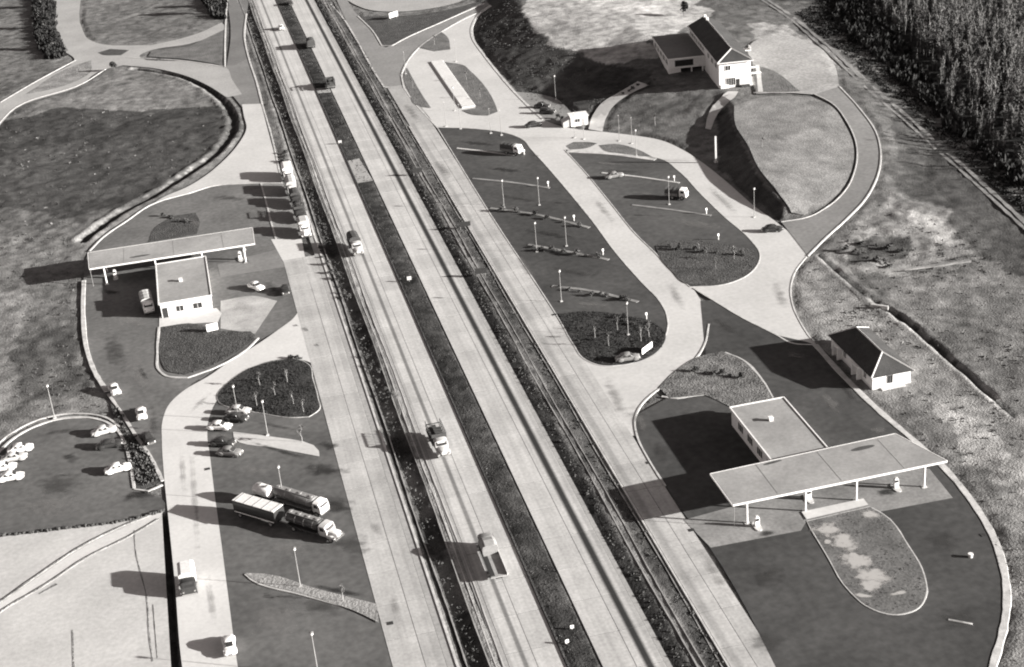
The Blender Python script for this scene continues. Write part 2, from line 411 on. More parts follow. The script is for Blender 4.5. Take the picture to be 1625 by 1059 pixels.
# ---- left side
A1 = .012; A2 = .024; A3 = .036; A4 = .048
sheet('station_yard', [(447,291),(385,292),(342,295),(300,308),(250,322),(200,352),(165,376),(142,400),(133,440),(133,500),(140,560),(152,592),(170,622),(190,652),(215,690),(240,726),(258,760),(270,760),(275,640),(330,590),(400,548),(465,505),(480,480),(470,430),(455,370)], ASPH_Y, A1)
sheet('service_road_apron', [(415,290),(449,290),(463,330),(480,384),(440,384),(428,340)], mat('apron', .20, var=.2, scale=.4), A2, sharp=20)
sheet('concrete_plaza', [(384,166),(414,165),(447,289),(385,291),(342,294),(300,306),(250,321),(205,348),(230,332),(262,312),(295,298),(325,280),(352,258),(379,228),(391,205),(387,184)], CONC, A3)
sheet('concrete_road_left', [(430,380),(479,380),(490,440),(505,500),(512,560),(500,580),(488,574),(455,570),(415,577),(380,600),(350,628),(333,660),(329,690),(333,722),(340,780),(351,860),(362,945),(376,1050),(390,1130),(301,1130),(288,1050),(278,930),(268,830),(260,750),(257,700),(258,668),(270,640),(295,618),(330,598),(370,570),(405,549),(440,525),(466,505),(478,478),(462,440)], CONC_L, A3)
sheet('asphalt_crossing', [(350,104),(372,104),(396,92),(412,140),(415,166),(384,170),(368,150),(354,126)], ASPH_L, A2)
sheet('service_road', [(356,-20),(398,-20),(392,22),(388,60),(396,95),(372,108),(360,104),(366,60)], mat('asphalt_worn', .14, var=.2, scale=.3), A1, sharp=30)
sheet('country_road', [(86,-20),(130,-20),(132,50),(140,62),(165,71),(240,72),(300,58),(352,36),(358,44),(300,70),(240,80),(222,88),(225,93),(300,98),(357,107),(368,126),(384,150),(360,155),(330,136),(290,119),(240,108),(195,104),(168,110),(120,140),(40,165),(-10,208),(-40,228),(-40,190),(0,163),(60,128),(118,97),(100,80),(90,50)], mat('country_road', .31, var=.12, scale=.4), A2)
sheet('grass_island', [(155,84),(175,78),(205,80),(192,88),(165,88)], GRASS_D, A3)
sheet('grass_triangle', [(240,82),(300,74),(355,48),(353,104),(300,95),(235,90)], GRASS_M, A4)
sheet('weedy_patch', [(40,150),(120,104),(145,96),(138,120),(90,140)], SOIL, A4)
# parking lots
sheet('parking_lot', [(352,625),(500,600),(512,650),(526,700),(556,800),(598,940),(622,1040),(640,1110),(384,1110),(372,1035),(362,950),(350,860),(340,780),(333,722),(329,690),(333,660)], ASPH, A1)
sheet('parking_lot', [(-40,770),(-40,745),(0,716),(22,696),(52,679),(92,666),(132,663),(165,669),(185,682),(197,702),(206,732),(213,775),(262,798),(262,808),(180,830),(120,838),(60,845),(-40,862)], ASPH, A1)
sheet('sandy_ground', [(-60,870),(0,853),(60,846),(120,838),(180,831),(257,814),(262,900),(268,1000),(276,1130),(-60,1130)], SAND, A1)
sheet('dirt_path', [(262,808),(252,822),(205,850),(140,882),(75,925),(0,970),(-40,1000),(-40,984),(0,958),(70,910),(138,866),(200,836)], CONC_L, A2)
ribbon('path_edge', [(252,824),(205,852),(140,884),(75,927),(0,972),(-40,1002)], .35, -.02, .16, SOIL, wob=.3)
ribbon('path_edge', [(240,818),(198,834),(136,864),(68,908),(0,956),(-40,982)], .35, -.02, .16, SOIL, wob=.3)
for ln, wd in (([(213,842),(216,880),(222,905),(233,950),(236,1000),(242,1050)], .22), ([(243,960),(246,1000),(250,1045)], .15), ([(115,1000),(117,1060)], .3), ([(62,943),(90,927)], .5)):  # tracks in the sand, plus one upright bar painting in a pole's shadow
    ribbon('sand_track_and_shadow', ln, wd, .0, .05, SOIL, wob=.5)
sb = thing('stone_border', 'row of dark rough stones edging the car park above the pale sand', 'stone border', (*P(130, 838), 0))
_c = smooth_poly([P(*q) for q in [(0,851),(60,844),(120,837),(180,830),(230,820),(258,811)]], closed=False, n=9); _me = []
for i, q in enumerate(_c):
    if i < 3: o = MB().loft([[(.34*r*math.cos(a)*(1+.25*math.sin(3*a+i)), .26*r*math.sin(a), z) for a in np.linspace(0, 6.28, 7)[:-1]] for r, z in ((1, -.1), (1.05, .16), (.6, .3))]).build('stone', mat('dark_stone', .06, var=.4, obj=True), sb); _me.append(o)
    else: o = _me[i % 3].copy(); COL.objects.link(o)
    o.location = (q[0]-sb.location.x+random.uniform(-.2,.2), q[1]-sb.location.y+random.uniform(-.15,.15), .02); o.rotation_euler = (0, 0, random.uniform(0, 6)); k = random.uniform(.6, 1.3); o.scale = (k, k, k)
# double kerb and planted strip round the left parking lot
sheet('planted_verge', [(175,640),(192,655),(215,692),(240,728),(257,766),(222,778),(213,772),(206,732),(197,702),(186,680)], GRASS_D, A2)
kerb([(133,446),(132,500),(139,560),(151,592),(170,622)], width=.9, h=.16)
kerb([(172,626),(192,654),(215,691),(240,727),(258,764)], width=.6, h=.14)
kerb([(-20,742),(0,716),(22,696),(52,679),(92,666),(132,663),(165,669),(185,682),(197,702),(206,732),(213,775)], width=.55, h=.14)
kerb([(-20,726),(0,702),(20,687),(52,670),(92,659),(132,657),(168,663),(190,678)], width=.4, h=.1)
kerb([(213,777),(235,780),(258,770)], width=.4)
kerb([(448,291),(385,292),(342,295),(300,307),(250,321),(200,352),(165,376),(142,399)], width=.5)
kerb([(414,291),(422,320),(430,352),(438,380)], width=.4, h=.1)
kerb([(200,92),(225,93),(300,98),(357,107),(357,70),(359,20),(362,-15)], width=.5, h=.1)
kerb([(0,163),(60,128),(120,96)], width=.5, h=.1); kerb([(-10,205),(40,163),(120,138),(168,110)], width=.4, h=.1)
kerb([(391,22),(388,60),(396,97),(407,130),(416,165)], width=.55)
kerb([(416,165),(432,220),(447,289)], width=.4, h=.1)
# grass islands
ISL1 = [(256,520),(300,514),(348,526),(398,527),(405,535),(390,549),(340,579),(295,595),(266,590),(256,575)]
ISL2 = [(345,630),(365,606),(395,586),(430,575),(470,571),(488,578),(496,602),(504,632),(505,652),(490,662),(460,663),(420,657),(380,650),(352,642)]
sheet('grass_island', ISL1, GRASS_D, A4 + .06); kerb([(252,520),(250,560),(254,590),(266,598),(298,600),(344,583),(394,553),(410,537)], width=.45)
sheet('grass_island', ISL2, ISLE_D, A4 + .06); kerb(ISL2, closed=True, width=.3, h=.1)
sheet('shop_pavement', [(253,503),(344,490),(352,498),(346,512),(300,515),(260,521),(258,545),(252,545)], CONC_L, A4 + .02, sharp=20)
sheet('planted_bed', [(235,385),(247,360),(276,343),(310,338),(317,352),(312,372)], GRASS_D, A3)
sheet('forecourt_paving', [(345,420),(440,396),(453,424),(350,440)], ASPH_L, A2, sharp=20)
sheet('pale_apron', [(350,478),(400,470),(440,478),(425,500),(405,530),(350,522)], mat('dusty_concrete', .36, var=.3, scale=.8), A2)
def strip(line, mt=KERB, width=1.5, h=.14): width *= .72; return ribbon('parking_strip', line, width, -.02, h, mt)
sheet('parking_strip', [(370,686),(420,692),(506,716),(507,725),(440,712),(372,697)], CONC, A4)
sheet('parking_strip', [(390,911),(420,912),(500,935),(598,960),(602,990),(565,972),(480,944),(400,920)], mat('strip_soil', .25, var=.35, scale=1.2, bump=.15), A4 + .1)
kerb([(390,912),(400,921),(480,945),(556,966)], width=.4)

# ---- right side
sheet('service_road_worn', [(525,-20),(560,55),(595,118),(609,138),(640,138),(637,118),(645,100),(665,78),(700,52),(740,30),(776,10),(772,2),(700,34),(628,68),(612,76),(605,72),(592,50),(570,28),(540,-20)], mat('asphalt_worn_right', .20, var=.15, scale=.3), A1)
sheet('country_road', [(540,-20),(560,6),(600,18),(650,18),(720,6),(760,-14),(720,-30)], mat('country_road'  , .37), A2)
sheet('concrete_lot', [(609,138),(641,138),(637,118),(646,100),(664,78),(705,48),(738,28),(779,8),(762,22),(750,40),(750,60),(767,86),(792,118),(818,148),(842,172),(866,192),(905,204),(960,210),(1010,216),(1045,222),(1083,238),(1114,258),(1152,288),(1200,330),(1236,356),(1280,408),(1263,430),(1255,456),(1260,490),(1275,520),(1294,548),(1260,546),(1230,531),(1180,506),(1130,476),(1100,458),(1118,488),(1125,515),(1120,545),(1100,575),(1065,606),(1035,626),(1016,646),(1008,665),(1010,692),(985,692),(960,650),(930,600),(893,500),(693,202),(655,160)], CONC, A2)
LOTA = [(694,203),(740,204),(812,214),(830,222),(842,236),(862,258),(900,302),(940,351),(980,405),(1020,450),(1045,476),(1058,500),(1056,534),(1036,560),(1005,576),(985,580),(955,581),(930,572),(910,547),(890,512),(848,446),(800,374)]
sheet('parking_lot', LOTA, ASPH_D, A3)
LOTB = [(896,238),(940,242),(1000,248),(1046,252),(1076,271),(1111,307),(1150,345),(1190,380),(1206,404),(1200,424),(1182,440),(1150,452),(1095,456),(1068,432),(1040,402),(1010,373),(970,324),(930,275)]
sheet('parking_lot', LOTB, mat('asphalt_grey', .064, var=.36, scale=.2, fine=.16), A3)
IA = [(886,499),(930,495),(985,500),(1035,512),(1056,530),(1050,551),(1030,568),(1000,578),(962,580),(932,571),(912,547)]
IB = [(1040,391),(1062,382),(1110,383),(1160,390),(1196,398),(1201,412),(1190,433),(1160,449),(1120,455),(1092,452),(1066,431),(1046,408)]
sheet('grass_island', IA, ISLE_D, A4 + .06); sheet('grass_island', IB, mat('grass_island_b', .06, var=.4, scale=1.3, fine=.35, bump=.25), A4 + .06)
kerb(LOTA, closed=True, width=.24, h=.1); kerb(LOTB, closed=True, width=.24, h=.1)
kerb([(1125,515),(1118,548),(1100,575),(1065,606),(1035,626),(1016,646),(1008,665),(1011,692),(1030,731),(1056,772)], width=.35)
kerb([(1294,548),(1260,546),(1230,531),(1180,506),(1130,476),(1100,458)], width=.35)
kerb([(1280,408),(1263,430),(1255,456),(1260,490),(1275,520),(1294,548)], width=.3, h=.1)
STRIP = mat('strip_concrete', .2, var=.4, scale=1.5)
# parking strips of both lots
for a, mt_, wd in [([(725,236),(770,241),(815,247)], KERB, 1.1), ([(750,284),(810,290),(872,299)], STRIP, 1.3), ([(778,331),(850,341),(935,362)], STRIP, 1.4), ([(838,389),(900,400),(966,413)], STRIP, 1.4), ([(876,455),(930,461),(1012,480)], STRIP, 1.4),
               ([(955,275),(1010,281),(1078,291)], KERB, 1.0), ([(1003,326),(1060,333),(1128,343)], STRIP, 1.2), ([(900,241),(960,244),(1040,254)], KERB, 2.2)]:
    strip(a, mt_, wd)
sheet('parking_apron', [(818,146),(850,149),(874,154),(900,172),(910,184),(914,203),(868,193),(842,171)], mat('apron', .20), A3)
# islands of the concrete lot
sheet('grass_island', [(641,118),(646,108),(655,125),(668,148),(684,172),(668,170),(650,148)], GRASS_M, A4 + .05)
sheet('grass_island', [(664,76),(700,51),(709,58),(715,79),(690,82)], GRASS_M, A4 + .05)
sheet('grass_island', [(705,99),(735,104),(745,112),(786,166),(790,178),(775,184),(752,183),(733,176),(757,172),(728,132)], GRASS_M, A4 + .05)
ribbon('loading_quay', [(693,98),(715,130),(744,171)], 4.0, 0, .35, mat('quay_concrete', .56, var=.08), smooth=False)
sheet('grass_island', [(898,232),(910,226),(935,226),(948,228),(930,236),(905,238)], GRASS_M, A4)
sheet('grass_island', [(950,231),(975,229),(1010,237),(1036,250),(1000,247),(960,240)], GRASS_M, A4)
_y = P(620,138)[1]
sheet('service_road_worn', [(FR0,381.9),(FR1,381.9),(FR1,_y),(FR0,_y)], CONC_G, A3+.006, world=True, smooth=False)
# triangle and verges at the top
sheet('grass_triangle', [(571,27),(600,26),(650,25),(720,14),(755,4),(765,5),(700,35),(640,62),(618,72),(608,72),(596,52)], GRASS_D, A3)
kerb([(568,26),(592,50),(606,73),(622,73),(640,63),(700,36),(768,6)], width=.5)
kerb([(524,6),(545,30),(562,57),(596,118),(609,138)], width=.5)
kerb([(637,118),(645,100),(664,77),(702,50),(740,29),(778,9)], width=.45)
kerb([(641,140),(637,120)], width=.45, smooth=False); kerb([(641,140),(655,160),(694,203)], width=.4, h=.1)
kerb([(779,10),(762,22),(750,40),(750,60),(767,86),(792,118),(818,148),(842,172),(862,190)], width=.8, h=.12)
# loop road climbing to the restaurant
LOOP_O = [(1282,407),(1312,377),(1342,350),(1371,320),(1391,285),(1398,246),(1390,210),(1365,174),(1332,138)]
LOOP_I = [(1292,150),(1318,163),(1344,194),(1359,230),(1357,270),(1340,305),(1310,331),(1280,346),(1240,353)]
sheet('loop_road', LOOP_O + LOOP_I, mat('loop_asphalt', .19, var=.12, scale=.3), .06, step=1.5)
kerb(LOOP_O, width=.38, h=.2); kerb(LOOP_I, width=.28, h=.18)
sheet('gravel_court', [(1200,150),(1240,148),(1292,151),(1332,138),(1322,100),(1290,70),(1250,55),(1205,62),(1188,75),(1194,100),(1196,135)], GRAV, .08)
sheet('lawn', [(1165,168),(1215,154),(1290,155),(1316,167),(1340,197),(1354,230),(1352,268),(1334,303),(1306,327),(1276,342),(1256,338),(1249,325),(1229,298),(1206,270),(1187,231),(1167,198)], GRASS_L, .05)
sheet('garden_path', [(1155,146),(1172,146),(1163,158),(1140,180),(1128,207),(1119,205),(1125,180),(1140,160)], CONC, .12)
sheet('gravel_path', [(1012,130),(1030,136),(1000,150),(975,168),(962,188),(956,210),(934,206),(943,180),(958,162),(985,146)], CONC, .12)
sheet('garden_path', [(1199,104),(1205,104),(1211,147),(1203,147)], CONC, .16)
sheet('terrace', [(1196,104),(1212,108),(1270,146),(1200,149)], GRASS_M, .14)
kerb([(1196,148),(1240,148),(1272,147)], width=.4, h=.2)

# ---- right service station yard
sheet('station_yard', [(1008,660),(1060,632),(1045,615),(1075,590),(1120,565),(1112,478),(1130,477),(1180,506),(1230,531),(1294,548),(1340,600),(1400,658),(1440,692),(1500,745),(1545,800),(1575,850),(1592,900),(1598,950),(1592,1000),(1575,1060),(1560,1120),(1260,1120),(1222,1040),(1125,868),(1080,808),(1055,770),(1030,731),(1011,692)], ASPH_D, A3, sharp=40)
kerb([(1294,548),(1340,599),(1400,657),(1440,691),(1500,745),(1545,800),(1575,850),(1592,900),(1598,950),(1592,1000),(1575,1060),(1560,1120)], width=1.1, h=.14)
sheet('forecourt_paving', [(1085,826),(1128,870),(1271,843),(1280,828),(1372,806),(1396,813),(1512,791),(1475,745),(1400,740)], mat('forecourt', .2, var=.35, scale=.5), A4, smooth=False)
sheet('forecourt_paving', [(1272,814),(1370,793),(1378,803),(1280,826)], CONC_L, A4 + .12, smooth=False)
ISF = [(1281,829),(1380,806),(1402,818),(1440,866),(1466,914),(1469,945),(1452,969),(1416,976),(1382,966),(1350,940),(1312,880)]
sheet('soil_island', ISF, mat('island_turf', .115, var=.35, scale=.8, fine=.25, bump=.05), A4 + .06)
kerb(ISF, closed=True, width=.4)
ISR = [(1046,616),(1072,590),(1112,566),(1145,559),(1172,569),(1196,589),(1216,615),(1226,632),(1165,650),(1128,632),(1118,628),(1062,633)]
sheet('grass_island', ISR, mat('island_rough', .13, var=.5, scale=1.4, fine=.4, bump=.3), A4 + .06)
kerb([(1050,630),(1075,633),(1100,629),(1118,627)], width=.5); kerb([(1150,560),(1180,573),(1204,597),(1226,632)], width=.6, h=.1)

# ---- wear on the asphalt and concrete: soft-edged oil and tar stains of irregular outline
def stain_mat(name, c, strength, a=.75, z=1.5):
    mt = bpy.data.materials.new(name); mt.use_nodes = True; n = mt.node_tree; b = n.nodes['Principled BSDF']
    b.inputs['Base Color'].default_value = (c, c*.97, c*.94, 1); b.inputs['Roughness'].default_value = .8; b.inputs['Specular IOR Level'].default_value = .2
    tc = n.nodes.new('ShaderNodeTexCoord'); ln = n.nodes.new('ShaderNodeVectorMath'); ln.operation = 'LENGTH'; n.links.new(tc.outputs['Object'], ln.inputs[0])
    geo = n.nodes.new('ShaderNodeNewGeometry'); ns = n.nodes.new('ShaderNodeTexNoise'); ns.inputs['Scale'].default_value = .7; ns.inputs['Detail'].default_value = 5; n.links.new(geo.outputs['Position'], ns.inputs[0])
    ad = n.nodes.new('ShaderNodeMath'); ad.operation = 'MULTIPLY_ADD'; ad.inputs[1].default_value = 1.5; n.links.new(ns.outputs[0], ad.inputs[0]); n.links.new(ln.outputs['Value'], ad.inputs[2])
    mr = n.nodes.new('ShaderNodeMapRange'); mr.interpolation_type = 'SMOOTHSTEP'; mr.inputs[1].default_value = a; mr.inputs[2].default_value = z; mr.inputs[3].default_value = strength; mr.inputs[4].default_value = 0
    n.links.new(ad.outputs[0], mr.inputs[0]); n.links.new(mr.outputs[0], b.inputs['Alpha']); return mt
ST_D = stain_mat('oil_stain', .03, .75); ST_M = stain_mat('tar_patch', .05, .5); ST_L = stain_mat('dust_patch', .26, .24); ST_S = stain_mat('bare_earth', .38, .95, 1.1, 1.6); ST_C = stain_mat('worn_concrete', .16, .4)
_sm = {}
def stain_patch(a, b, wd, mt):
    """An elongated stain from pixel a to pixel b, wd metres wide."""
    p, q = np.array(G(*a)), np.array(G(*b)); c = (p+q)/2; L = max(np.linalg.norm((q-p)[:2])/2, wd/2)
    if mt.name not in _sm: _sm[mt.name] = o = MB().quad((-1,-1,0),(1,-1,0),(1,1,0),(-1,1,0)).build('stain_patch', mt); struct(o)
    else: o = _sm[mt.name].copy(); COL.objects.link(o)
    LEVEL[0] += .0006; o.location = (c[0], c[1], c[2]+.1+LEVEL[0]); o.scale = (L*1.15, wd/2*1.15, 1); o.rotation_euler = (0, 0, math.atan2(q[1]-p[1], q[0]-p[0]))
for a, b, wd, mt in [((470,742),(560,752),5,ST_D),((500,705),(545,712),3,ST_D),((500,790),(570,815),5,ST_D),((520,850),(600,880),6,ST_M),((470,955),(560,975),4,ST_M),((420,860),(500,880),6,ST_L),((400,960),(470,1010),8,ST_L),((380,740),(430,755),4,ST_L),((480,925),(590,950),1.4,ST_D),((390,700),(500,732),1.2,ST_D),((385,665),(500,690),1.2,ST_M),
    ((60,760),(130,780),9,ST_M),((20,800),(150,810),8,ST_L),((100,720),(125,735),3,ST_D),((96,754),(110,757),.9,ST_D),((190,790),(255,785),4,ST_D),((60,690),(140,680),3,ST_M),
    ((205,560),(240,640),3,ST_L),((220,580),(238,610),1.2,ST_D),((170,520),(200,600),5,ST_M),((390,330),(430,350),6,ST_L),((300,345),(318,365),3.5,ST_L),((330,310),(400,320),4,ST_M),((420,440),(450,480),3,ST_M),((360,480),(420,500),5,ST_L),((180,500),(240,520),4,ST_L),((240,640),(250,700),2,ST_M),
    ((1180,900),(1260,930),7,ST_M),((1480,840),(1520,880),7,ST_M),((1500,960),(1540,1010),7,ST_M),((1200,1000),(1240,1040),6,ST_M),((1300,620),(1340,660),3,ST_L),((1330,600),(1370,650),2,ST_M),((1240,560),(1290,570),3,ST_L),((1130,500),(1180,540),3,ST_M),((1380,680),(1410,690),3,ST_L),((1040,700),(1060,740),3,ST_M),
    ((720,225),(800,232),3,ST_D),((760,265),(840,275),3,ST_D),((790,310),(880,325),3,ST_M),((830,365),(920,380),3,ST_D),((860,425),(960,440),3,ST_M),((900,480),(980,490),3,ST_L),((940,270),(1040,276),3,ST_M),((1000,305),(1050,312),2,ST_L),((1060,350),(1160,365),5,ST_L),((930,258),(1010,264),2,ST_L),
    ((480,520),(495,530),1.4,ST_D),((466,515),(474,520),.9,ST_D),((500,545),(506,552),.9,ST_D),((288,700),(296,800),1.0,ST_C),((305,700),(318,900),1.0,ST_C),((330,900),(345,1010),1.0,ST_C),((300,660),(340,620),1.0,ST_C),((620,930),(640,1000),1.4,ST_C),((590,820),(610,860),1.4,ST_C),((690,250),(720,290),3,ST_C),((640,160),(670,200),3,ST_C),((820,400),(850,450),2,ST_C),((1000,640),(1030,700),3,ST_C),((960,590),(1000,680),3,ST_C),((1100,850),(1170,960),2,ST_C),
    ((1150,800),(1190,800),3,ST_D),((1390,785),(1430,778),3,ST_D),((1200,850),(1240,845),2,ST_D),((150,460),(200,470),3,ST_D),((380,410),(400,420),2,ST_D),((1250,500),(1230,440),2.5,ST_C),((1090,500),(1060,440),2,ST_C),((980,360),(940,310),2,ST_C),((1180,350),(1120,290),2,ST_C)]:
    stain_patch(a, b, wd, mt)
for a, b, wd in [((1290,838),(1335,846),3.4),((1325,845),(1352,880),3.2),((1335,878),(1385,905),3.6),((1355,905),(1412,930),4.2),((1365,922),(1400,938),3.0),((1368,812),(1392,824),2.6),((1352,946),(1385,948),.9),((1408,946),(1440,941),.8),((1310,858),(1318,864),1.2)]: stain_patch(a, b, wd*1.25, ST_S)
# road drains beside the kerbs
dr0 = None
for q, lb in [((212,650),'left drive'),((330,745),'curved road'),((620,990),'lorry park corner'),((1030,735),'lower yard'),((1098,842),'lower yard'),((1560,850),'outer kerb'),((880,500),'sunken lot'),((1180,435),'sunken lot')]:
    x, y, z = G(*q)
    if dr0 is None: dr0 = o = struct(MB().box(-.35,.35,-.35,.35,0,.03).build('drain_cover', DARK))
    else: o = dr0.copy(); COL.objects.link(o)
    o.location = (x, y, z+.09)

# ================================================================== TERRAIN (built after the roads so that it knows where they lie)
DITCHES = [([(1302,406),(1345,446),(1394,484)], .3, .45), ([(1400,487),(1440,512),(1480,545),(1530,590),(1575,630)], .8, .62), ([(1575,630),(1610,660)], .3, .4),
           ([(215,109),(275,118),(325,137),(355,161),(370,188),(366,214),(342,243),(302,273),(255,303),(205,330),(170,352),(130,382)], .9, 1.1),
           ([(262,816),(266,880),(271,950),(277,1040),(284,1130)], 1.1, .72)]
def build_ground():
    st = .7
    xs = np.concatenate([[-4000,-900,-260,-130], np.arange(-90, 262, st), [290,380,700,1600,4000]])
    ys = np.concatenate([[-3000,-500,0,70], np.arange(112, 655, st), [690,800,1100,2200,6000]])
    X, Y = np.meshgrid(xs, ys); sh = X.shape; x = X.ravel(); y = Y.ravel()
    z = tin(x, y)
    under = np.zeros(x.shape, bool)
    for poly in SHEETS:
        a = np.array(poly); k = (x > a[:,0].min()-2) & (x < a[:,0].max()+2) & (y > a[:,1].min()-2) & (y < a[:,1].max()+2)
        if k.any():
            idx = np.where(k)[0]; r = inside(x[idx], y[idx], poly); under[idx[r]] = True
    # soften the border of the smooth zone
    U = under.reshape(sh).astype(float); near = U.copy()
    for _ in range(2):
        q = near.copy(); q[1:] = np.maximum(q[1:], near[:-1]); q[:-1] = np.maximum(q[:-1], near[1:]); q[:,1:] = np.maximum(q[:,1:], near[:,:-1]); q[:,:-1] = np.maximum(q[:,:-1], near[:,1:]); near = q
    near = near.ravel()
    rough = 1 - near
    amp = np.full(x.shape, .8); tone = np.full(x.shape, .125)
    wx = x + 5*vnoise(x, y, 9, 31) + 2.4*vnoise(x, y, 3, 32); wy = y + 5*vnoise(x, y, 9, 33) + 2.4*vnoise(x, y, 3, 34)
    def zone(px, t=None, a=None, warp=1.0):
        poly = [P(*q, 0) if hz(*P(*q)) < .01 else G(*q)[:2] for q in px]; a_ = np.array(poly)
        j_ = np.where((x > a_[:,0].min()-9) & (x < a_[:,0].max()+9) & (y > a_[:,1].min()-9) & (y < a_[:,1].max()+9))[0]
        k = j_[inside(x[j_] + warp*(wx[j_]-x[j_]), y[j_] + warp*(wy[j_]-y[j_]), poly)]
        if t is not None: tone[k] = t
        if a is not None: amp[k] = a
    zone([(-60,160),(0,190),(90,172),(200,176),(355,166),(371,190),(366,222),(330,254),(280,290),(200,330),(120,345),(-60,330)], .06, 1.0)
    zone([(0,192),(200,112),(290,126),(352,160),(355,166),(200,176),(90,172)], .16, .7)
    zone([(-60,330),(120,345),(170,352),(120,410),(60,470),(-60,480)], .125, 1.2)
    zone([(25,420),(138,420),(130,560),(160,640),(60,650),(20,640),(20,560)], .135, .9)
    zone([(30,540),(110,500),(128,560),(120,620),(40,630)], .085, 1.0, 1.4)
    zone([(-60,470),(40,460),(30,560),(10,660),(-60,680)], .2, .8)
    zone([(-20,-20),(60,-20),(85,40),(95,130),(-20,160)], .11, .8)
    zone([(130,-20),(356,-20),(356,44),(300,66),(165,72),(140,60),(132,40)], .125, .8, .3)
    zone([(815,-60),(1095,-60),(1120,30),(1095,45),(1044,60),(1040,95),(985,100),(945,92),(900,80),(862,58),(838,30)], .34, .5)
    zone([(940,-12),(1040,10),(1110,30),(1095,45),(1000,22),(900,0)], .42, .3, .4)
    zone([(1100,-60),(1330,-60),(1330,60),(1250,55),(1200,50),(1120,30)], .10, .7)
    zone([(1180,40),(1250,40),(1320,75),(1340,110),(1300,85),(1240,62),(1200,66)], .26, .5)
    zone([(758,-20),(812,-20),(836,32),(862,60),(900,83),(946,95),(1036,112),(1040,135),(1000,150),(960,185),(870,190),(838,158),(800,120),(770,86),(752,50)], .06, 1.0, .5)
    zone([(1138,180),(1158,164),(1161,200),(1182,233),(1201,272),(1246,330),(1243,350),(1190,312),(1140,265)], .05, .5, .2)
    zone([(970,160),(1130,150),(1120,205),(1100,245),(1045,220),(960,205)], .12, .7)
    zone([(1262,415),(1300,405),(1480,545),(1640,680),(1640,1120),(1560,1120),(1598,950),(1545,800),(1440,690),(1294,548),(1255,470)], .20, .62)
    zone([(1440,600),(1500,640),(1560,720),(1600,800),(1560,800),(1440,690)], .15, .8)
    zone([(1325,380),(1420,300),(1500,330),(1545,400),(1480,430),(1400,430),(1340,430)], .19, 1.5)
    zone([(1345,380),(1420,375),(1440,410),(1360,415)], .07, 1.4)
    zone([(1440,330),(1500,345),(1520,385),(1470,390)], .33, .9)
    zone([(1440,160),(1640,330),(1640,470),(1560,420),(1500,330),(1420,290),(1410,200)], .075, .8)
    zone([(1400,440),(1560,410),(1640,470),(1640,560),(1540,510),(1450,500)], .165, .7)
    zone([(1470,610),(1520,650),(1640,740),(1640,830),(1560,740),(1490,670)], .34, .9)
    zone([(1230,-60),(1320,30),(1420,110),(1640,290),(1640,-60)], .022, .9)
    n = 0.5*vnoise(x, y, 22, 1) + .55*vnoise(x, y, 7, 2) + .5*vnoise(x, y, 2.6, 3)
    h = amp*rough*(.34*vnoise(x, y, 11, 4) + .26*vnoise(x, y, 4.2, 5) + .30*vnoise(x, y, 1.7, 6))
    z = z + h - .16*near
    tone *= np.clip(1 + .75*n, .35, 1.9)
    # verges of the motorway
    def prof(xs_, zs_): return np.interp(x, xs_, zs_)
    seg = (y > 100) & (y < 620)
    vr = (x > 46.2) & (x < 52.9) & seg
    z = np.where(vr, prof([46.2,46.6,48.2,49.4,51.4,52.6,52.9], [-.05,.0,.22,.22,.16,-.22,.1]) + .16*vnoise(x, y*.08, .8, 9) + .1*vnoise(x, y, 1.3, 19), z)
    vl = (x > 20.5) & (x < 25.7) & seg
    z = np.where(vl, prof([20.5,21.1,22.0,22.8,24.2,25.2,25.7], [.05,-.1,-.6,-.5,.02,.05,.0]) + .12*vnoise(x, y*.1, .8, 10) + .08*vnoise(x, y, 1.2, 20), z)
    md = (x > 33.7) & (x < 37.9) & seg
    md &= ~under
    z = np.where(md, prof([33.7,34.0,35,36.6,37.7,37.9], [.02,.06,.12,.1,.04,.0]) + .16*vnoise(x, y, 1.6, 11), z)
    tone = np.where(vr, np.interp(x, [46.2,46.5,48.2,48.8,50.2,50.8,52.3,52.6], [.04,.03,.034,.15,.15,.05,.055,.13]) * (1 + 1.5*vnoise(x, y*.07, .7, 12) + .7*vnoise(x, y, 1.3, 13)), tone)
    tone = np.where(vl, np.where(x < 21.3, .2, np.where(x > 24.3, .2, np.where(vnoise(x*0, y, 9, 71) > .02, .045, .10))) * (1 + 1.0*vnoise(x, y*.07, .7, 14) + .5*vnoise(x, y, 1.2, 15)), tone)
    tone = np.where(md, .04 * (1 + .9*vnoise(x, y, 6, 16) + 1.1*vnoise(x, y, 1.1, 17)), tone)
    for a, b in ((128, 134), (382, 386)):          # worn crossings of the median
        pass
    for ln, dep, wd in DITCHES:
        L = smooth_poly([P(*q) for q in ln], closed=False); a = np.array(L)
        k = np.where((x > a[:,0].min()-4) & (x < a[:,0].max()+4) & (y > a[:,1].min()-4) & (y < a[:,1].max()+4))[0]
        d = seg_dist(x[k], y[k], L); wv = wd*(1+.5*vnoise(x[k], y[k], 2.5, 21))
        z[k] -= dep*np.clip(1.25 - d/wv, 0, 1)
        z[k] += .35*np.exp(-((d-wd*1.9)/.7)**2)*(.6+vnoise(x[k], y[k], 3, 22))*rough[k]
        tone[k] = np.where(d < wv*.9, .05, tone[k]*np.where(d < wv*2.2, 1.5, 1))
    tone = np.clip(tone, .02, .6)
    far = (x < -100) | (x > 270) | (y > 660) | (y < 105); z = np.where(far, np.minimum(z, 0) - .2, z)
    me = bpy.data.meshes.new('ground'); nx, ny = len(xs), len(ys)
    me.vertices.add(nx*ny); me.vertices.foreach_set('co', np.stack([x, y, z], 1).astype(np.float32).ravel())
    i = np.arange(nx-1)[None, :] + nx*np.arange(ny-1)[:, None]; i = i.ravel()
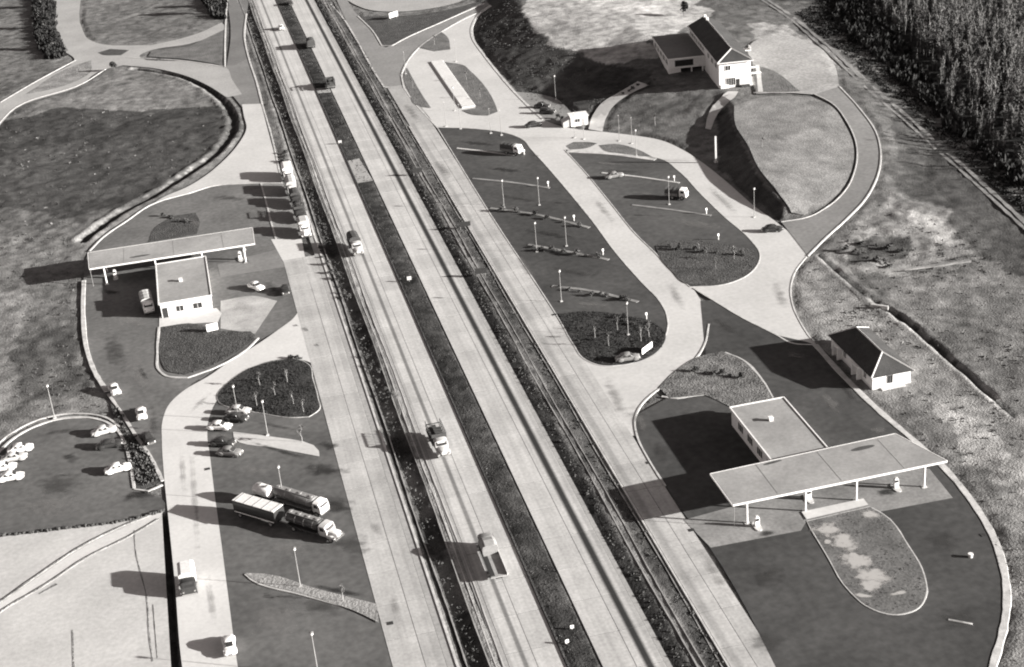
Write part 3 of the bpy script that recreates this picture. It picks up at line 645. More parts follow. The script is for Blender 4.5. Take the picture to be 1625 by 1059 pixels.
    q = np.stack([i, i+1, i+1+nx, i+nx], 1).astype(np.int32)
    me.loops.add(q.size); me.loops.foreach_set('vertex_index', q.ravel())
    me.polygons.add(len(q)); me.polygons.foreach_set('loop_start', np.arange(0, q.size, 4, dtype=np.int32)); me.polygons.foreach_set('loop_total', np.full(len(q), 4, np.int32))
    me.update(calc_edges=True); me.polygons.foreach_set('use_smooth', np.ones(len(q), bool))
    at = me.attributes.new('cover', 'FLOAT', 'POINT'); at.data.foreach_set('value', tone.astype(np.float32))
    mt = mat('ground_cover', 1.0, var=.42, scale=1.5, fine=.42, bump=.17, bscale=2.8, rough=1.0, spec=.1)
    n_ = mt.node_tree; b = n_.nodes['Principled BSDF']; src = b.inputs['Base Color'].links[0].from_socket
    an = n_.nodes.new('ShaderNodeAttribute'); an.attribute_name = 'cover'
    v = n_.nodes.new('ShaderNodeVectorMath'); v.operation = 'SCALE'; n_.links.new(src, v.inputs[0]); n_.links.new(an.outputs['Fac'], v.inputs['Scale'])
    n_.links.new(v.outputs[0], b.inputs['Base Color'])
    me.materials.append(mt)
    o = bpy.data.objects.new('ground', me); COL.objects.link(o); struct(o)
build_ground()
# farm track along the wood
for off in (0, 9):
    ribbon('farm_track', [(1205-off,-8),(1262-off,30),(1330-off,88+off*.3),(1400-off,152+off*.3),(1480-off,222+off*.3),(1560-off,292+off*.3),(1660-off,384+off*.3)], (.8 if off else 1.2), .0, .09, mat('track_earth', .2, var=.4, scale=.8, fine=.2), wob=.4, n=12)
ribbon('farm_track', [(1375,432),(1450,427),(1540,415)], .8, 0, .3, mat('track_earth', .3), wob=.3, n=10)
ribbon('country_road', [(1560,2),(1600,22),(1650,50)], 3, 0, .1, CONC_G)

# ================================================================== BUILDINGS
def prism(poly, z0, z1):
    n = len(poly); return MB().add([(a, b, z0) for a, b in poly] + [(a, b, z1) for a, b in poly], [tuple(range(n-1, -1, -1)), tuple(range(n, 2*n))] + [(i, (i+1) % n, n+(i+1) % n, n+i) for i in range(n)])
def shift(poly, o): return [(a-o[0], b-o[1]) for a, b in poly]
def inset(poly, k):
    cx = sum(p[0] for p in poly)/len(poly); cy = sum(p[1] for p in poly)/len(poly)
    return [(cx+(a-cx)*k, cy+(b-cy)*k) for a, b in poly]
def window(par, x0, x1, y0, y1, z0, z1, axis, proud, frame=WHITE, bars=1):
    """A window on a wall: recessed-looking dark pane with a frame standing proud; axis 'y' = wall facing -Y/+Y, 'x' = wall facing X."""
    t = .07; d = abs(proud); s = 1 if proud > 0 else -1
    fr = MB(); pn = MB()
    if axis == 'y':
        a, b = sorted((y0, y0+s*d)); pa, pb = sorted((y0, y0+s*d*.4))
        for q in ((x0, x0+t), (x1-t, x1)): fr.box(*q, a, b, z0, z1)
        for q in ((z0, z0+t), (z1-t, z1)): fr.box(x0+t, x1-t, a, b, *q)
        for i in range(bars):
            c = x0+(x1-x0)*(i+1)/(bars+1); fr.box(c-.03, c+.03, a, b, z0+t, z1-t)
        pn.box(x0+t, x1-t, pa, pb, z0+t, z1-t)
    else:
        a, b = sorted((x0, x0+s*d)); pa, pb = sorted((x0, x0+s*d*.4))
        for q in ((y0, y0+t), (y1-t, y1)): fr.box(a, b, *q, z0, z1)
        for q in ((z0, z0+t), (z1-t, z1)): fr.box(a, b, y0+t, y1-t, *q)
        for i in range(bars):
            c = y0+(y1-y0)*(i+1)/(bars+1); fr.box(a, b, c-.03, c+.03, z0+t, z1-t)
        pn.box(pa, pb, y0+t, y1-t, z0+t, z1-t)
    f = fr.build('window', frame, par); pn.build('pane', GLASS, f); return f

def station(loc, canopy, bld, posts, zc, label, vents, patches):
    r = thing('service_station', label, 'petrol station', (loc[0], loc[1], 0))
    c = shift(canopy, loc)
    roof = prism(inset(c, .992), zc, zc+.2).build('canopy', ROOF_F, r)
    # fascia all round, standing proud of the roof edge
    n = len(c); fb = MB()
    for i in range(n):
        a = np.array(c[i]); b = np.array(c[(i+1) % n]); t = (b-a)/np.linalg.norm(b-a); nn = np.array([t[1], -t[0]])
        if np.dot(nn, (a+b)/2) < 0 and False: nn = -nn
        inn = np.mean(np.array(c), 0) - (a+b)/2; nn = nn if np.dot(nn, inn) < 0 else -nn
        q = [a+nn*.1, b+nn*.1, b-nn*.02, a-nn*.02]
        fb.add([(p[0], p[1], zc-.05) for p in q]+[(p[0], p[1], zc+.225) for p in q], [(0,1,2,3),(4,5,6,7),(0,1,5,4),(1,2,6,5),(2,3,7,6),(3,0,4,7)])
    fb.build('fascia', WHITE, roof)
    xa, xb = min(q[0] for q in c)+.3, max(q[0] for q in c)-3.6; ya, yb = min(q[1] for q in c)+1.0, max(q[1] for q in c)-1.2
    for i in range(3):
        u = xa+(xb-xa)*(i+.7)/3; MB().box(u-.06, u+.06, ya-.5, yb+.5, zc+.198, zc+.222).build('roof_seam', mat('seam_felt', .265, var=.2), roof)
    gm = MB().cyl((xa+.2, ya-.4, .2), .05, zc-.2, n=6).build('downpipe', STEEL, r)
    x0, x1, y0, y1 = bld[0]-loc[0], bld[1]-loc[0], bld[2]-loc[1], bld[3]-loc[1]
    w_ = MB().box(x0+.25, x1-.25, y0+.25, y1-.25, 0, 3.05).build('wall', RENDER_, r)
    rf = MB().box(x0, x1, y0, y1, 3.05, 3.25).build('roof', ROOF_F, r)
    ed = MB()
    for q in ((x0-.06, x0+.14, y0, y1), (x1-.14, x1+.06, y0, y1), (x0+.14, x1-.14, y0-.06, y0+.14), (x0+.14, x1-.14, y1-.14, y1+.06)): ed.box(*q, 3.0, 3.36)
    ed.build('roof_edge', WHITE, rf)
    L = y1-y0
    for i in range(4):
        a = y0+1.6+i*(L-3)/4
        window(r, x0+.25, 0, a, a+2.2, 1.0, 2.4, 'x', -.07, bars=2); window(r, x1-.25, 0, a, a+2.2, 1.0, 2.4, 'x', .07, bars=2)
    W_ = x1-x0
    for k, (a, b, z0, z1) in enumerate(((x0+W_*.30, x0+W_*.45, .9, 2.2), (x0+W_*.62, x0+W_*.80, .9, 2.2))):
        window(r, a, b, y0+.25, 0, z0, z1, 'y', -.07)
    dr = MB().box(x0+.5, x0+1.5, y0+.19, y0+.25, .05, 2.15).build('door', DARK, r); MB().box(x0+1.32, x0+1.38, y0+.14, y0+.19, 1.0, 1.12).build('handle', STEEL, dr)
    for (px, py) in posts:
        p = MB().cyl((px-loc[0], py-loc[1], .12), .17, zc-.12, n=10).build('post', WHITE, r); MB().box(px-loc[0]-.4, px-loc[0]+.4, py-loc[1]-.4, py-loc[1]+.4, 0, .14).build('footing', KERB, p)
    for (vx, vy, vz, s) in vents:
        MB().box(vx-loc[0]-s, vx-loc[0]+s, vy-loc[1]-s, vy-loc[1]+s, vz, vz+.55).box(vx-loc[0]-s-.1, vx-loc[0]+s+.1, vy-loc[1]-s-.1, vy-loc[1]+s+.1, vz+.55, vz+.65).build('roof_vent', WHITE, r)
    for (sx, sy, sz, a, b, rot) in patches:  # flat dark patches laid on the canopy roof
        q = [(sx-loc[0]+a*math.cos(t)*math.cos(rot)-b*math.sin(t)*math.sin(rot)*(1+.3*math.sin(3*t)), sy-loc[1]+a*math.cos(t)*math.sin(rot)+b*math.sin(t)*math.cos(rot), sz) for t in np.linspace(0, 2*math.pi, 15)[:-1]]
        MB().add(q, [tuple(range(14))]).build('roof_dark_patch', mat('stain_patch', .06, var=.4, scale=2), r)
    return r
zr = 4.0
station((81, 180), [(64.5,175.1),(97.8,175.3),(94.4,185.1),(64.4,184.1)], (74.7, 84.0, 184.4, 203.5),
        [(66.9,175.9),(75.9,175.9),(83.9,176.0),(94.6,175.9),(66.8,182.6),(92.2,183.4)], zr,
        'long flat-roofed petrol station with a low wing behind its white-edged canopy, beside the hip-roofed house', [(79.2,197.2,3.25,.28)],
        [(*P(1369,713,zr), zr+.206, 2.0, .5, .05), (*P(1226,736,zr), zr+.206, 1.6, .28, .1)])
station((-10, 308), [(-27.2,305.4),(7.0,304.7),(7.3,314.2),(-27.6,314.8)], (-13.8, -3.4, 283.2, 304.3),
        [(-24.4,305.8),(4.6,305.3),(-24.4,313.0),(4.8,312.6),(-13.9,305.6),(-4.2,305.4)], zr,
        'upper flat-roofed petrol station, its wing coming forward from the long narrow canopy', [(*P(287,446,3.3),3.25,.3)],
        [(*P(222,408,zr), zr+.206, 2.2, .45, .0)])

def pump(px, label):
    x, y, z = px; r = thing('fuel_pump', label, 'fuel pump', (x, y, .05))
    MB().loft([rr(-.22,.30,.18,1.6,.98), rr(-.2,.34,.16,1.72,.95), rr(.2,.34,.16,1.72,.95), rr(.22,.30,.18,1.6,.98)]).build('pump_body', WHITE, r); MB().box(-.26, .26, -.245, -.222, 1.1, 1.5).build('dial', GLASS, r)
    MB().box(-.2, .2, -.12, .12, 1.72, 1.95).build('top_sign', CAR_L, r)
    MB().loft([[(k*.55*math.copysign(1, math.cos(t))*abs(math.cos(t))**.5, k*1.25*math.sin(t), z) for t in np.linspace(0, 2*math.pi, 17)[:-1]] for k, z in ((1, -.05), (1, .15))]).build('pump_island', KERB, r); MB().cyl((.36,-.05,.5), .04, .9, n=6).build('hose', RUBBER, r)
pump((90.7, 177.0, 0), 'white fuel pump on a small round island under the right end of the lower canopy')
pump((67.9, 174.5, 0), 'white fuel pump at the road end of the lower canopy')
pump((77.6, 178.6, 0), 'fuel pump behind the second post of the lower canopy')
pump((-22.6, 308.5, 0), 'fuel pump in the shade at the far left of the upper canopy')
pump((3.6, 307.4, 0), 'fuel pump in the shade beneath the service-road end of the upper canopy')

def house():
    x0, x1, y0, y1 = 100.6, 107.4, 205.9, 222.3
    r = thing('house', 'small white house with a dark hipped roof beside the lower station yard', 'house', (104, 206, 0)); o = (104, 206)
    X0, X1, Y0, Y1 = x0-o[0], x1-o[0], y0-o[1], y1-o[1]
    MB().box(X0, X1, Y0, Y1, 0, 2.5).build('wall', RENDER_, r)
    MB().box(X0-.05, X1+.05, Y0-.05, Y1+.05, 0, .35).build('plinth', CONC_L, r)
    e = .45; zr_ = 4.7; rx = (X0+X1)/2; ra, rb = Y0+3.7, Y1-2.6
    def slope(name, pts):
        nrm = (Vector(pts[1])-Vector(pts[0])).cross(Vector(pts[2])-Vector(pts[0])).normalized(); nrm = nrm if nrm.z > 0 else -nrm
        n = len(pts); v = [tuple(Vector(p)) for p in pts]+[tuple(Vector(p)-nrm*.12) for p in pts]
        return MB().add(v, [tuple(range(n)), tuple(range(2*n-1, n-1, -1))]+[(i, (i+1) % n, n+(i+1) % n, n+i) for i in range(n)]).build(name, ROOF_T, r)
    A, B, C, D = (X0-e, Y0-e, 2.5), (X1+e, Y0-e, 2.5), (X1+e, Y1+e, 2.5), (X0-e, Y1+e, 2.5); R1, R2 = (rx, ra, zr_), (rx, rb, zr_)
    for nm, q in (('roof_slope', (A, R1, R2, D)), ('roof_slope', (B, C, R2, R1)), ('roof_hip', (A, B, R1)), ('roof_hip', (D, R2, C))): slope(nm, q)
    def cap(a, b):
        a, b = Vector(a), Vector(b); t = (b-a).normalized(); s = t.cross(Vector((0,0,1))).normalized()*.16
        q = [a-s+Vector((0,0,.0)), a+s+Vector((0,0,.0)), a+Vector((0,0,.14))]; q2 = [p+(b-a) for p in q]
        MB().loft([[tuple(p) for p in q], [tuple(p) for p in q2]]).build('ridge_cap', CONC, r)
    cap(A, R1); cap(B, R1); cap(R1, R2); cap(D, R2); cap(C, R2)
    window(r, 103.7-o[0]-.5, 103.7-o[0]+.5, Y0, 0, .7, 2.2, 'y', -.08, frame=WOOD)
    for a in (2.2, 6.0, 10.2, 13.2):
        window(r, X0, 0, Y0+a, Y0+a+1.1, .9, 2.1, 'x', -.08); window(r, X1, 0, Y0+a, Y0+a+1.1, .9, 2.1, 'x', .08)
    for a in (4.2, 12.0):
        p = MB().box(X0-.9, X0-.01, Y0+a-.1, Y0+a+.1, 0, 2.3).box(X0-.9, X0-.01, Y0+a+1.9, Y0+a+2.1, 0, 2.3).box(X0-1.0, X0-.01, Y0+a-.2, Y0+a+2.2, 2.3, 2.42).build('porch', WHITE, r)
    MB().box(X0+1.4, X1-1.2, Y0-.9, Y0-.051, 0, .16).build('doorstep', CONC_L, r)
house()

def restaurant():
    r = thing('restaurant', 'large white two-storey restaurant with dark pitched roof and low flat-roofed wing on the rise', 'restaurant', (131.3, 360.6, 4.0), R_(-8))
    MB().box(0, 8.3, 0, 37.6, -3, 6.8).build('wall', RENDER_, r)
    e = .5; A, B, C, D = (-e, -e, 6.8), (8.3+e, -e, 6.8), (8.3+e, 38.1, 6.8), (-e, 38.1, 6.8); R1, R2 = (4.15, 3.9, 9.1), (4.15, 38.1, 9.1)
    def slope(name, pts, mt):
        nrm = (Vector(pts[1])-Vector(pts[0])).cross(Vector(pts[2])-Vector(pts[0])).normalized(); nrm = nrm if nrm.z > 0 else -nrm
        n = len(pts); v = [tuple(Vector(p)) for p in pts]+[tuple(Vector(p)-nrm*.15) for p in pts]
        return MB().add(v, [tuple(range(n)), tuple(range(2*n-1, n-1, -1))]+[(i, (i+1) % n, n+(i+1) % n, n+i) for i in range(n)]).build(name, mt, r)
    slope('roof_slope', (A, R1, R2, D), ROOF_T); slope('roof_slope', (B, C, R2, R1), ROOF_T); slope('roof_hip', (A, B, R1), ROOF_T)
    MB().add([(0, 37.5, 6.7), (8.3, 37.5, 6.7), (4.15, 37.5, 8.9), (0, 37.6, 6.7), (8.3, 37.6, 6.7), (4.15, 37.6, 8.9)], [(0,1,2),(5,4,3),(0,1,4,3),(1,2,5,4),(2,0,3,5)]).build('gable', RENDER_, r)
    def cap(a, b, w_=.22):
        a, b = Vector(a), Vector(b); t = (b-a).normalized(); s = t.cross(Vector((0,0,1))).normalized()*w_
        q = [a-s, a+s, a+Vector((0,0,.2))]; MB().loft([[tuple(p) for p in q], [tuple(p+(b-a)) for p in q]]).build('ridge_cap', CONC, r)
    cap(A, R1); cap(B, R1); cap(R1, R2, .18)
    MB().box(-e-.12, -e+.1, -e, 38.1, 6.62, 6.85).build('gutter', WHITE, r); MB().box(-e, 8.3+e, -e-.12, -e+.0, 6.62, 6.85).build('gutter', WHITE, r)
    for v in (33.2, 36.2): MB().box(3.8, 4.5, v, v+.7, 8.2, 9.9).build('chimney', RENDER_, r)
    window(r, 1.6, 3.0, 0, 0, 4.6, 5.9, 'y', -.1, bars=1)
    window(r, 1.9, 4.2, 0, 0, .6, 2.6, 'y', -.12, bars=3); MB().box(.3, 2.4, -.5, -.01, 0, .9).build('planter', WHITE, r)
    MB().box(4.35, 5.3, -.08, -.01, 0, 2.1).build('door', DARK, r)
    MB().box(5.6, 7.8, -.9, -.02, 0, .5).build('flower_bed', GRASS_D, r)
    for i in range(7): window(r, 0, 0, 18.6+i*2.75, 20.5+i*2.75, 4.75, 6.3, 'x', -.1, bars=1)
    for i in range(3): window(r, 0, 0, 2.4+i*4.6, 4.6+i*4.6, 4.5, 6.0, 'x', -.1, bars=1)
    for i in range(6): window(r, 8.3, 0, 2+i*5.8, 4.4+i*5.8, 4.5, 6.0, 'x', .1, bars=1); window(r, 8.3, 0, 2+i*5.8, 4.4+i*5.8, 1.0, 2.6, 'x', .1, bars=1)
    # low wing on the left, carried over the slope
    MB().box(-9.8, -.02, 17.4, 40.5, 1.2, 3.85).build('wing', RENDER_, r)
    rf = MB().box(-10.1, -.05, 17.0, 40.8, 3.85, 4.1).build('wing_roof', ROOF_G, r)
    MB().box(-10.25, -10.1, 17.0, 40.8, 3.8, 4.18).box(-10.25, -.05, 16.85, 17.0, 3.8, 4.18).build('roof_edge', WHITE, rf)
    MB().box(-9.8, -6.5, 18.0, 40.0, -3, 1.2).box(-6.5, -.02, 26, 40, -3, 1.2).build('basement', RENDER_, r)
    for a in (-3.6, -.6): MB().cyl((a, 17.9, -3), .22, 4.2, n=10).build('pillar', RENDER_, r)
    window(r, -8.2, -3.2, 17.4, 0, 1.75, 3.45, 'y', -.1, bars=0, frame=WOOD)
    for i in range(5): window(r, -9.8, 0, 19+i*4.2, 21.6+i*4.2, 1.8, 3.3, 'x', -.1, bars=1)
    # balcony and outside stair on the right
    MB().box(8.3, 11.4, 13, 15.4, 5.3, 5.5).build('balcony', WHITE, r); MB().box(11.3, 11.4, 13, 15.4, 5.5, 6.3).build('parapet', WHITE, r)
    for v, z in ((5.2, 2.9), (2.2, 2.3)):
        aw = MB().box(8.7, 11.6, v, v+1.3, z, z+.1).build('awning', WHITE, r)
        for a, b in ((8.8, v+.1), (11.4, v+.1), (8.8, v+1.1), (11.4, v+1.1)): MB().box(a, a+.1, b, b+.1, -.4, z).build('awning_post', CAR_L, aw)
    MB().box(8.5, 11.8, -.2, 7.2, -.4, .05).build('terrace_floor', CONC_L, r)
restaurant()
def kiosk():
    x, y, z = G(920, 200)
    r = thing('kiosk', 'small white kiosk with a lean-to at the foot of the restaurant path', 'kiosk', (x, y, z), R_(-4))
    MB().box(-2.2, 2.2, 0, 3.2, 0, 2.5).build('wall', WHITE, r); MB().box(-2.4, 2.4, -.3, 3.4, 2.5, 2.68).build('roof', WHITE, r)
    MB().add([(-2.2,.2,0),(-2.2,3,0),(-2.2,3,2.1),(-2.2,.2,2.1),(-4.2,.2,0),(-4.2,3,0),(-4.2,3,1.3),(-4.2,.2,1.3)], [(0,1,2,3),(4,5,6,7),(0,1,5,4),(1,2,6,5),(2,3,7,6),(3,0,4,7)]).build('lean_to', CAR_L, r)
    window(r, -1.2, .2, 0, 0, 1.0, 2.0, 'y', -.06); MB().box(.8, 1.6, -.05, -.01, 0, 2).build('door', CAR_L, r)
kiosk()

# ================================================================== VEHICLES (forward is +Y, wheels on z = 0)
WHEEL = {}
def wheel(par, x, y, r, wd=.2, hub=CHROME):
    k = (round(r, 2), round(wd, 2))
    if k not in WHEEL:
        o = MB().cyl((-wd/2, 0, 0), r, wd, 'x', 14).build('wheel', RUBBER, par); h = MB().cyl((-wd/2-.015, 0, 0), r*.55, wd+.03, 'x', 10).build('hubcap', hub, o); WHEEL[k] = o
    else:
        o = WHEEL[k].copy(); COL.objects.link(o); o.parent = par; h = WHEEL[k].children[0].copy(); COL.objects.link(h); h.parent = o
    o.location = (x, y, r); return o
def make_car(paint, kind='saloon'):
    r = thing('parked_car', 'car', 'car')
    MB().loft([rr(-2.14,.5,.45,.66), rr(-2.04,.70,.3,.80), rr(-1.5,.79,.25,.93), rr(-.6,.81,.24,.95), rr(.5,.81,.24,.96), rr(1.2,.79,.25,.97), rr(1.85,.70,.28,.90), rr(2.08,.6,.34,.78), rr(2.16,.42,.42,.66)]).build('body', paint, r, True)
    for x in (-.76, .76):
        for y in (-1.32, 1.33): MB().loft([rr(y-.48,.09,.3,.6), rr(y-.2,.16,.25,.84), rr(y+.15,.16,.25,.84), rr(y+.5,.1,.3,.66)]).build('fender', paint, r, True).location.x = x
    if kind == 'estate':
        cab = [(-1.98,.60,1.1),(-1.8,.66,1.5),(-.4,.69,1.56),(.35,.66,1.52),(.98,.60,1.0)]; yb = -1.85
    else:
        cab = [(-1.5,.56,.98),(-1.05,.64,1.40),(-.3,.68,1.53),(.35,.66,1.48),(.98,.60,1.0)]; yb = -1.02
    MB().loft([rr(y, w_, .86, z, .86) for y, w_, z in cab]).build('cabin', paint, r, True)
    for s in (-1, 1):
        for a, b in ((yb+.12, -.22), (-.12, .52)):
            MB().add([(s*.70,a,1.0),(s*.70,b,1.0),(s*.655,b-(.0 if b < 0 else .14),1.36),(s*.655,a+(.12 if a < -.5 else 0),1.36),(s*.6,a,1.0),(s*.6,b,1.0),(s*.58,b-.1,1.36),(s*.58,a+.1,1.36)], [(0,1,2,3),(7,6,5,4),(0,1,5,4),(1,2,6,5),(2,3,7,6),(3,0,4,7)]).build('side_window', GLASS, r)
    MB().add([(-.55,.99,1.03),(.55,.99,1.03),(.52,.47,1.44),(-.52,.47,1.44),(-.5,.8,1.0),(.5,.8,1.0),(.48,.35,1.4),(-.48,.35,1.4)], [(0,1,2,3),(7,6,5,4),(0,1,5,4),(1,2,6,5),(2,3,7,6),(3,0,4,7)]).build('windscreen', GLASS, r)
    y0, y1 = (-1.50, -1.12) if kind != 'estate' else (-2.0, -1.84)
    MB().add([(-.48,y0-.0,1.04),(.48,y0-.0,1.04),(.46,y1,1.36),(-.46,y1,1.36),(-.45,y0+.2,1.0),(.45,y0+.2,1.0),(.44,y1+.1,1.3),(-.44,y1+.1,1.3)], [(0,1,2,3),(7,6,5,4),(0,1,5,4),(1,2,6,5),(2,3,7,6),(3,0,4,7)]).build('rear_window', GLASS, r)
    MB().box(-.72,.72,2.12,2.24,.38,.52).build('bumper', CHROME, r); MB().box(-.72,.72,-2.24,-2.10,.38,.52).build('bumper', CHROME, r)
    MB().box(-.28,.28,2.10,2.185,.5,.7).build('grille', CHROME, r)
    for s in (-1, 1): MB().cyl((s*.56,1.98,.66), .12, .14, 'y', 10).build('headlight', CAR_W, r)
    for x in (-.70, .70):
        for y in (-1.32, 1.33): wheel(r, x, y, .32)
    return r
def make_van(paint):
    r = thing('delivery_van', 'van', 'van')
    MB().loft([rr(-2.3,.82,.4,2.0,.97), rr(-2.2,.92,.35,2.2,.95), rr(0,.94,.3,2.28,.95), rr(1.2,.92,.32,2.22,.95), rr(1.75,.86,.35,1.5,.95), rr(2.2,.74,.4,1.15)]).build('body', paint, r, True)
    for s in (-1, 1): MB().box(min(s*.93,s*.955), max(s*.93,s*.955), .55, 1.25, 1.3, 1.9).build('side_window', GLASS, r)
    MB().add([(-.75,1.70,1.52),(.75,1.70,1.52),(.76,1.28,2.08),(-.76,1.28,2.08),(-.7,1.5,1.4),(.7,1.5,1.4),(.7,1.1,2.0),(-.7,1.1,2.0)], [(0,1,2,3),(7,6,5,4),(0,1,5,4),(1,2,6,5),(2,3,7,6),(3,0,4,7)]).build('windscreen', GLASS, r)
    MB().box(-.8,.8,2.2,2.32,.38,.55).build('bumper', CHROME, r)
    for s in (-1, 1): MB().cyl((s*.58,2.12,.8), .12, .1, 'y', 10).build('headlight', CHROME, r)
    for x in (-.8, .8):
        for y in (-1.45, 1.4): wheel(r, x, y, .36)
    return r
def cab_parts(r, paint, y, bonnet=True, w_=1.1):
    """Lorry cab whose front face is at y."""
    yb = y-1.5 if bonnet else y
    MB().loft([rr(yb-1.5,w_,.7,2.35,.96), rr(yb-1.4,w_+.02,.65,2.5,.94), rr(yb-.3,w_,.65,2.45,.94), rr(yb,w_*.94,.65,1.75,.97)]).build('cab', paint, r, True)
    MB().add([(-.85,yb+.02,1.72),(.85,yb+.02,1.72),(.86,yb-.24,2.3),(-.86,yb-.24,2.3),(-.8,yb-.2,1.7),(.8,yb-.2,1.7),(.8,yb-.4,2.2),(-.8,yb-.4,2.2)], [(0,1,2,3),(7,6,5,4),(0,1,5,4),(1,2,6,5),(2,3,7,6),(3,0,4,7)]).build('windscreen', GLASS, r)
    for s in (-1, 1): MB().box(min(s*w_,s*(w_+.04)), max(s*w_,s*(w_+.04)), yb-1.15, yb-.4, 1.6, 2.15).build('side_window', GLASS, r)
    if bonnet:
        MB().loft([rr(yb-.05,.78,.7,1.7), rr(yb+.6,.66,.7,1.6), rr(yb+1.35,.52,.75,1.5), rr(yb+1.5,.42,.8,1.35)]).build('bonnet', paint, r, True)
        for s in (-1, 1):
            MB().loft([rr(yb-.1,.2,.6,.8), rr(yb+.3,.26,.6,1.12), rr(yb+.85,.26,.6,1.12), rr(yb+1.35,.2,.55,.8)]).build('mudguard', paint, r, True).location.x = s*.86
    MB().box(-1.05,1.05,y,y+.14,.5,.72).build('bumper', CHROME, r)
    for s in (-1, 1): MB().cyl((s*.8,y-.12,1.0), .15, .16, 'y', 10).build('headlight', CHROME, r)
def make_lorry(paint, bed, bedm, L=8.0, bonnet=True, hgt=2.2):
    """Two-axle lorry of length L; bed: box, stakes, tilt, tank, low."""
    r = thing('lorry', 'lorry', 'lorry'); yf = L/2; yc = yf-(3.1 if bonnet else 1.65); yr = -L/2
    MB().box(-.5,.5,yr+.2,yf-.4,.55,.85).build('chassis', RUBBER, r)
    cab_parts(r, paint, yf, bonnet)
    if bed == 'box':
        MB().loft([rr(yr,1.14,1.0,1.0+hgt,.99), rr(yr+.08,1.2,.98,1.05+hgt,.97), rr(yc-.2,1.2,.98,1.05+hgt,.97), rr(yc-.1,1.14,1.0,1.0+hgt,.99)]).build('box_body', bedm, r)
        MB().box(-1.0,-.03,yr-.04,yr-.004,1.1,.9+hgt).box(.03,1.0,yr-.04,yr-.004,1.1,.9+hgt).build('rear_door', bedm, r)
    elif bed == 'tilt':
        pr = [(-1.2,1.0),(1.2,1.0),(1.2,1.0+hgt*.72),(.95,1.0+hgt*.92),(.4,1.0+hgt),(-.4,1.0+hgt),(-.95,1.0+hgt*.92),(-1.2,1.0+hgt*.72)]
        n = 7; MB().loft([[(x*(1-.02*(i % 2)), yr+(yc-.15-yr)*i/(n-1), z-(.07*(i % 2) if z > 1.5 else 0)) for x, z in pr] for i in range(n)]).build('tilt_cover', bedm, r)
        MB().box(-1.24,1.24,yr,yc-.1,.9,1.0).build('bed', WOOD, r)
        for s in (-1, 1): MB().box(min(s*1.21,s*1.26), max(s*1.21,s*1.26), yr+.1, yc-.2, 1.0, 1.5).build('dropside', WOOD, r)
    elif bed == 'stakes':
        MB().box(-1.22,1.22,yr,yc-.1,.9,1.04).build('bed', WOOD, r)
        MB().box(-1.22,1.22,yc-.18,yc-.1,1.04,1.04+hgt).build('headboard', bedm, r)
        n = 6
        for s in (-1, 1):
            for i in range(n): y = yr+.1+(yc-.45-yr)*i/(n-1); MB().box(min(s*1.14,s*1.22), max(s*1.14,s*1.22), y, y+.09, 1.04, 1.04+hgt).build('stake', bedm, r)
            for z in (1.2, 1.2+hgt*.4, .9+hgt): MB().box(min(s*1.225,s*1.26), max(s*1.225,s*1.26), yr, yc-.2, z, z+.16).build('side_board', bedm, r)
        for z in (1.2, 1.2+hgt*.5): MB().box(-1.13, 1.13, yr+.02, yr+.07, z, z+.18).build('tail_board', bedm, r)
        mb = MB()
        for i in range(4):
            for j in range(3): mb.box(-1.05+j*.7, -.42+j*.7, yr+.25+i*.95, yr+1.1+i*.95, 1.04, 1.6+.5*((i*3+j*2) % 3)/2)
        mb.build('load', TARP_D, r)
    elif bed == 'tank':
        el = lambda y, k: [(1.12*k*math.cos(a), y, 1.85+.82*k*math.sin(a)) for a in np.linspace(0, 2*math.pi, 19)[:-1]]
        MB().loft([el(yr, .6), el(yr+.1, .9), el(yr+.3, 1), el(yc-.4, 1), el(yc-.2, .9), el(yc-.1, .6)]).build('tank', bedm, r, True)
        for i in range(4):
            y = yr+.6+(yc-yr-1.4)*i/3
            MB().cyl((0,y,2.62), .28, .2, n=12).build('hatch', STEEL, r)
            el2 = lambda y_, k: [(1.12*k*math.cos(a), y_, 1.85+.82*k*math.sin(a)) for a in np.linspace(0, 2*math.pi, 19)[:-1]]
            MB().loft([el2(y-.32,1.0), el2(y-.30,1.02), el2(y-.24,1.02), el2(y-.22,1.0)]).build('tank_band', STEEL, r)
        MB().box(-.45,.45,yr+.3,yc-.4,2.66,2.70).build('catwalk', STEEL, r)
        for s in (-1, 1): MB().box(min(s*.5,s*1.15), max(s*.5,s*1.15), yr+.4, yc-.5, .75, .98).build('side_locker', bedm, r)
    elif bed == 'low':
        MB().box(-1.22,1.22,yr,yc-.1,.85,1.0).build('bed', CONC_G, r); MB().box(-1.12,-.55,yr+.3,yc-2.6,1.0,1.12).build('plank', DARK, r)
        MB().box(1.15,1.24,yr,yc-.1,1.0,1.35).build('side_rail', WHITE, r); MB().box(-1.24,-1.15,yr,yc-.1,1.0,1.2).build('side_rail', DARK, r)
        MB().loft([rr(yc-2.3,1.12,1.0,2.6,.9), rr(yc-1.2,1.16,1.0,2.9,.85), rr(yc-.25,1.12,1.0,2.75,.9)]).build('load', bedm, r)
    for x in (-.98, .98):
        wheel(r, x, yr+1.7, .48, .36, STEEL); wheel(r, x, yf-.85, .48, .26, STEEL)
    return r
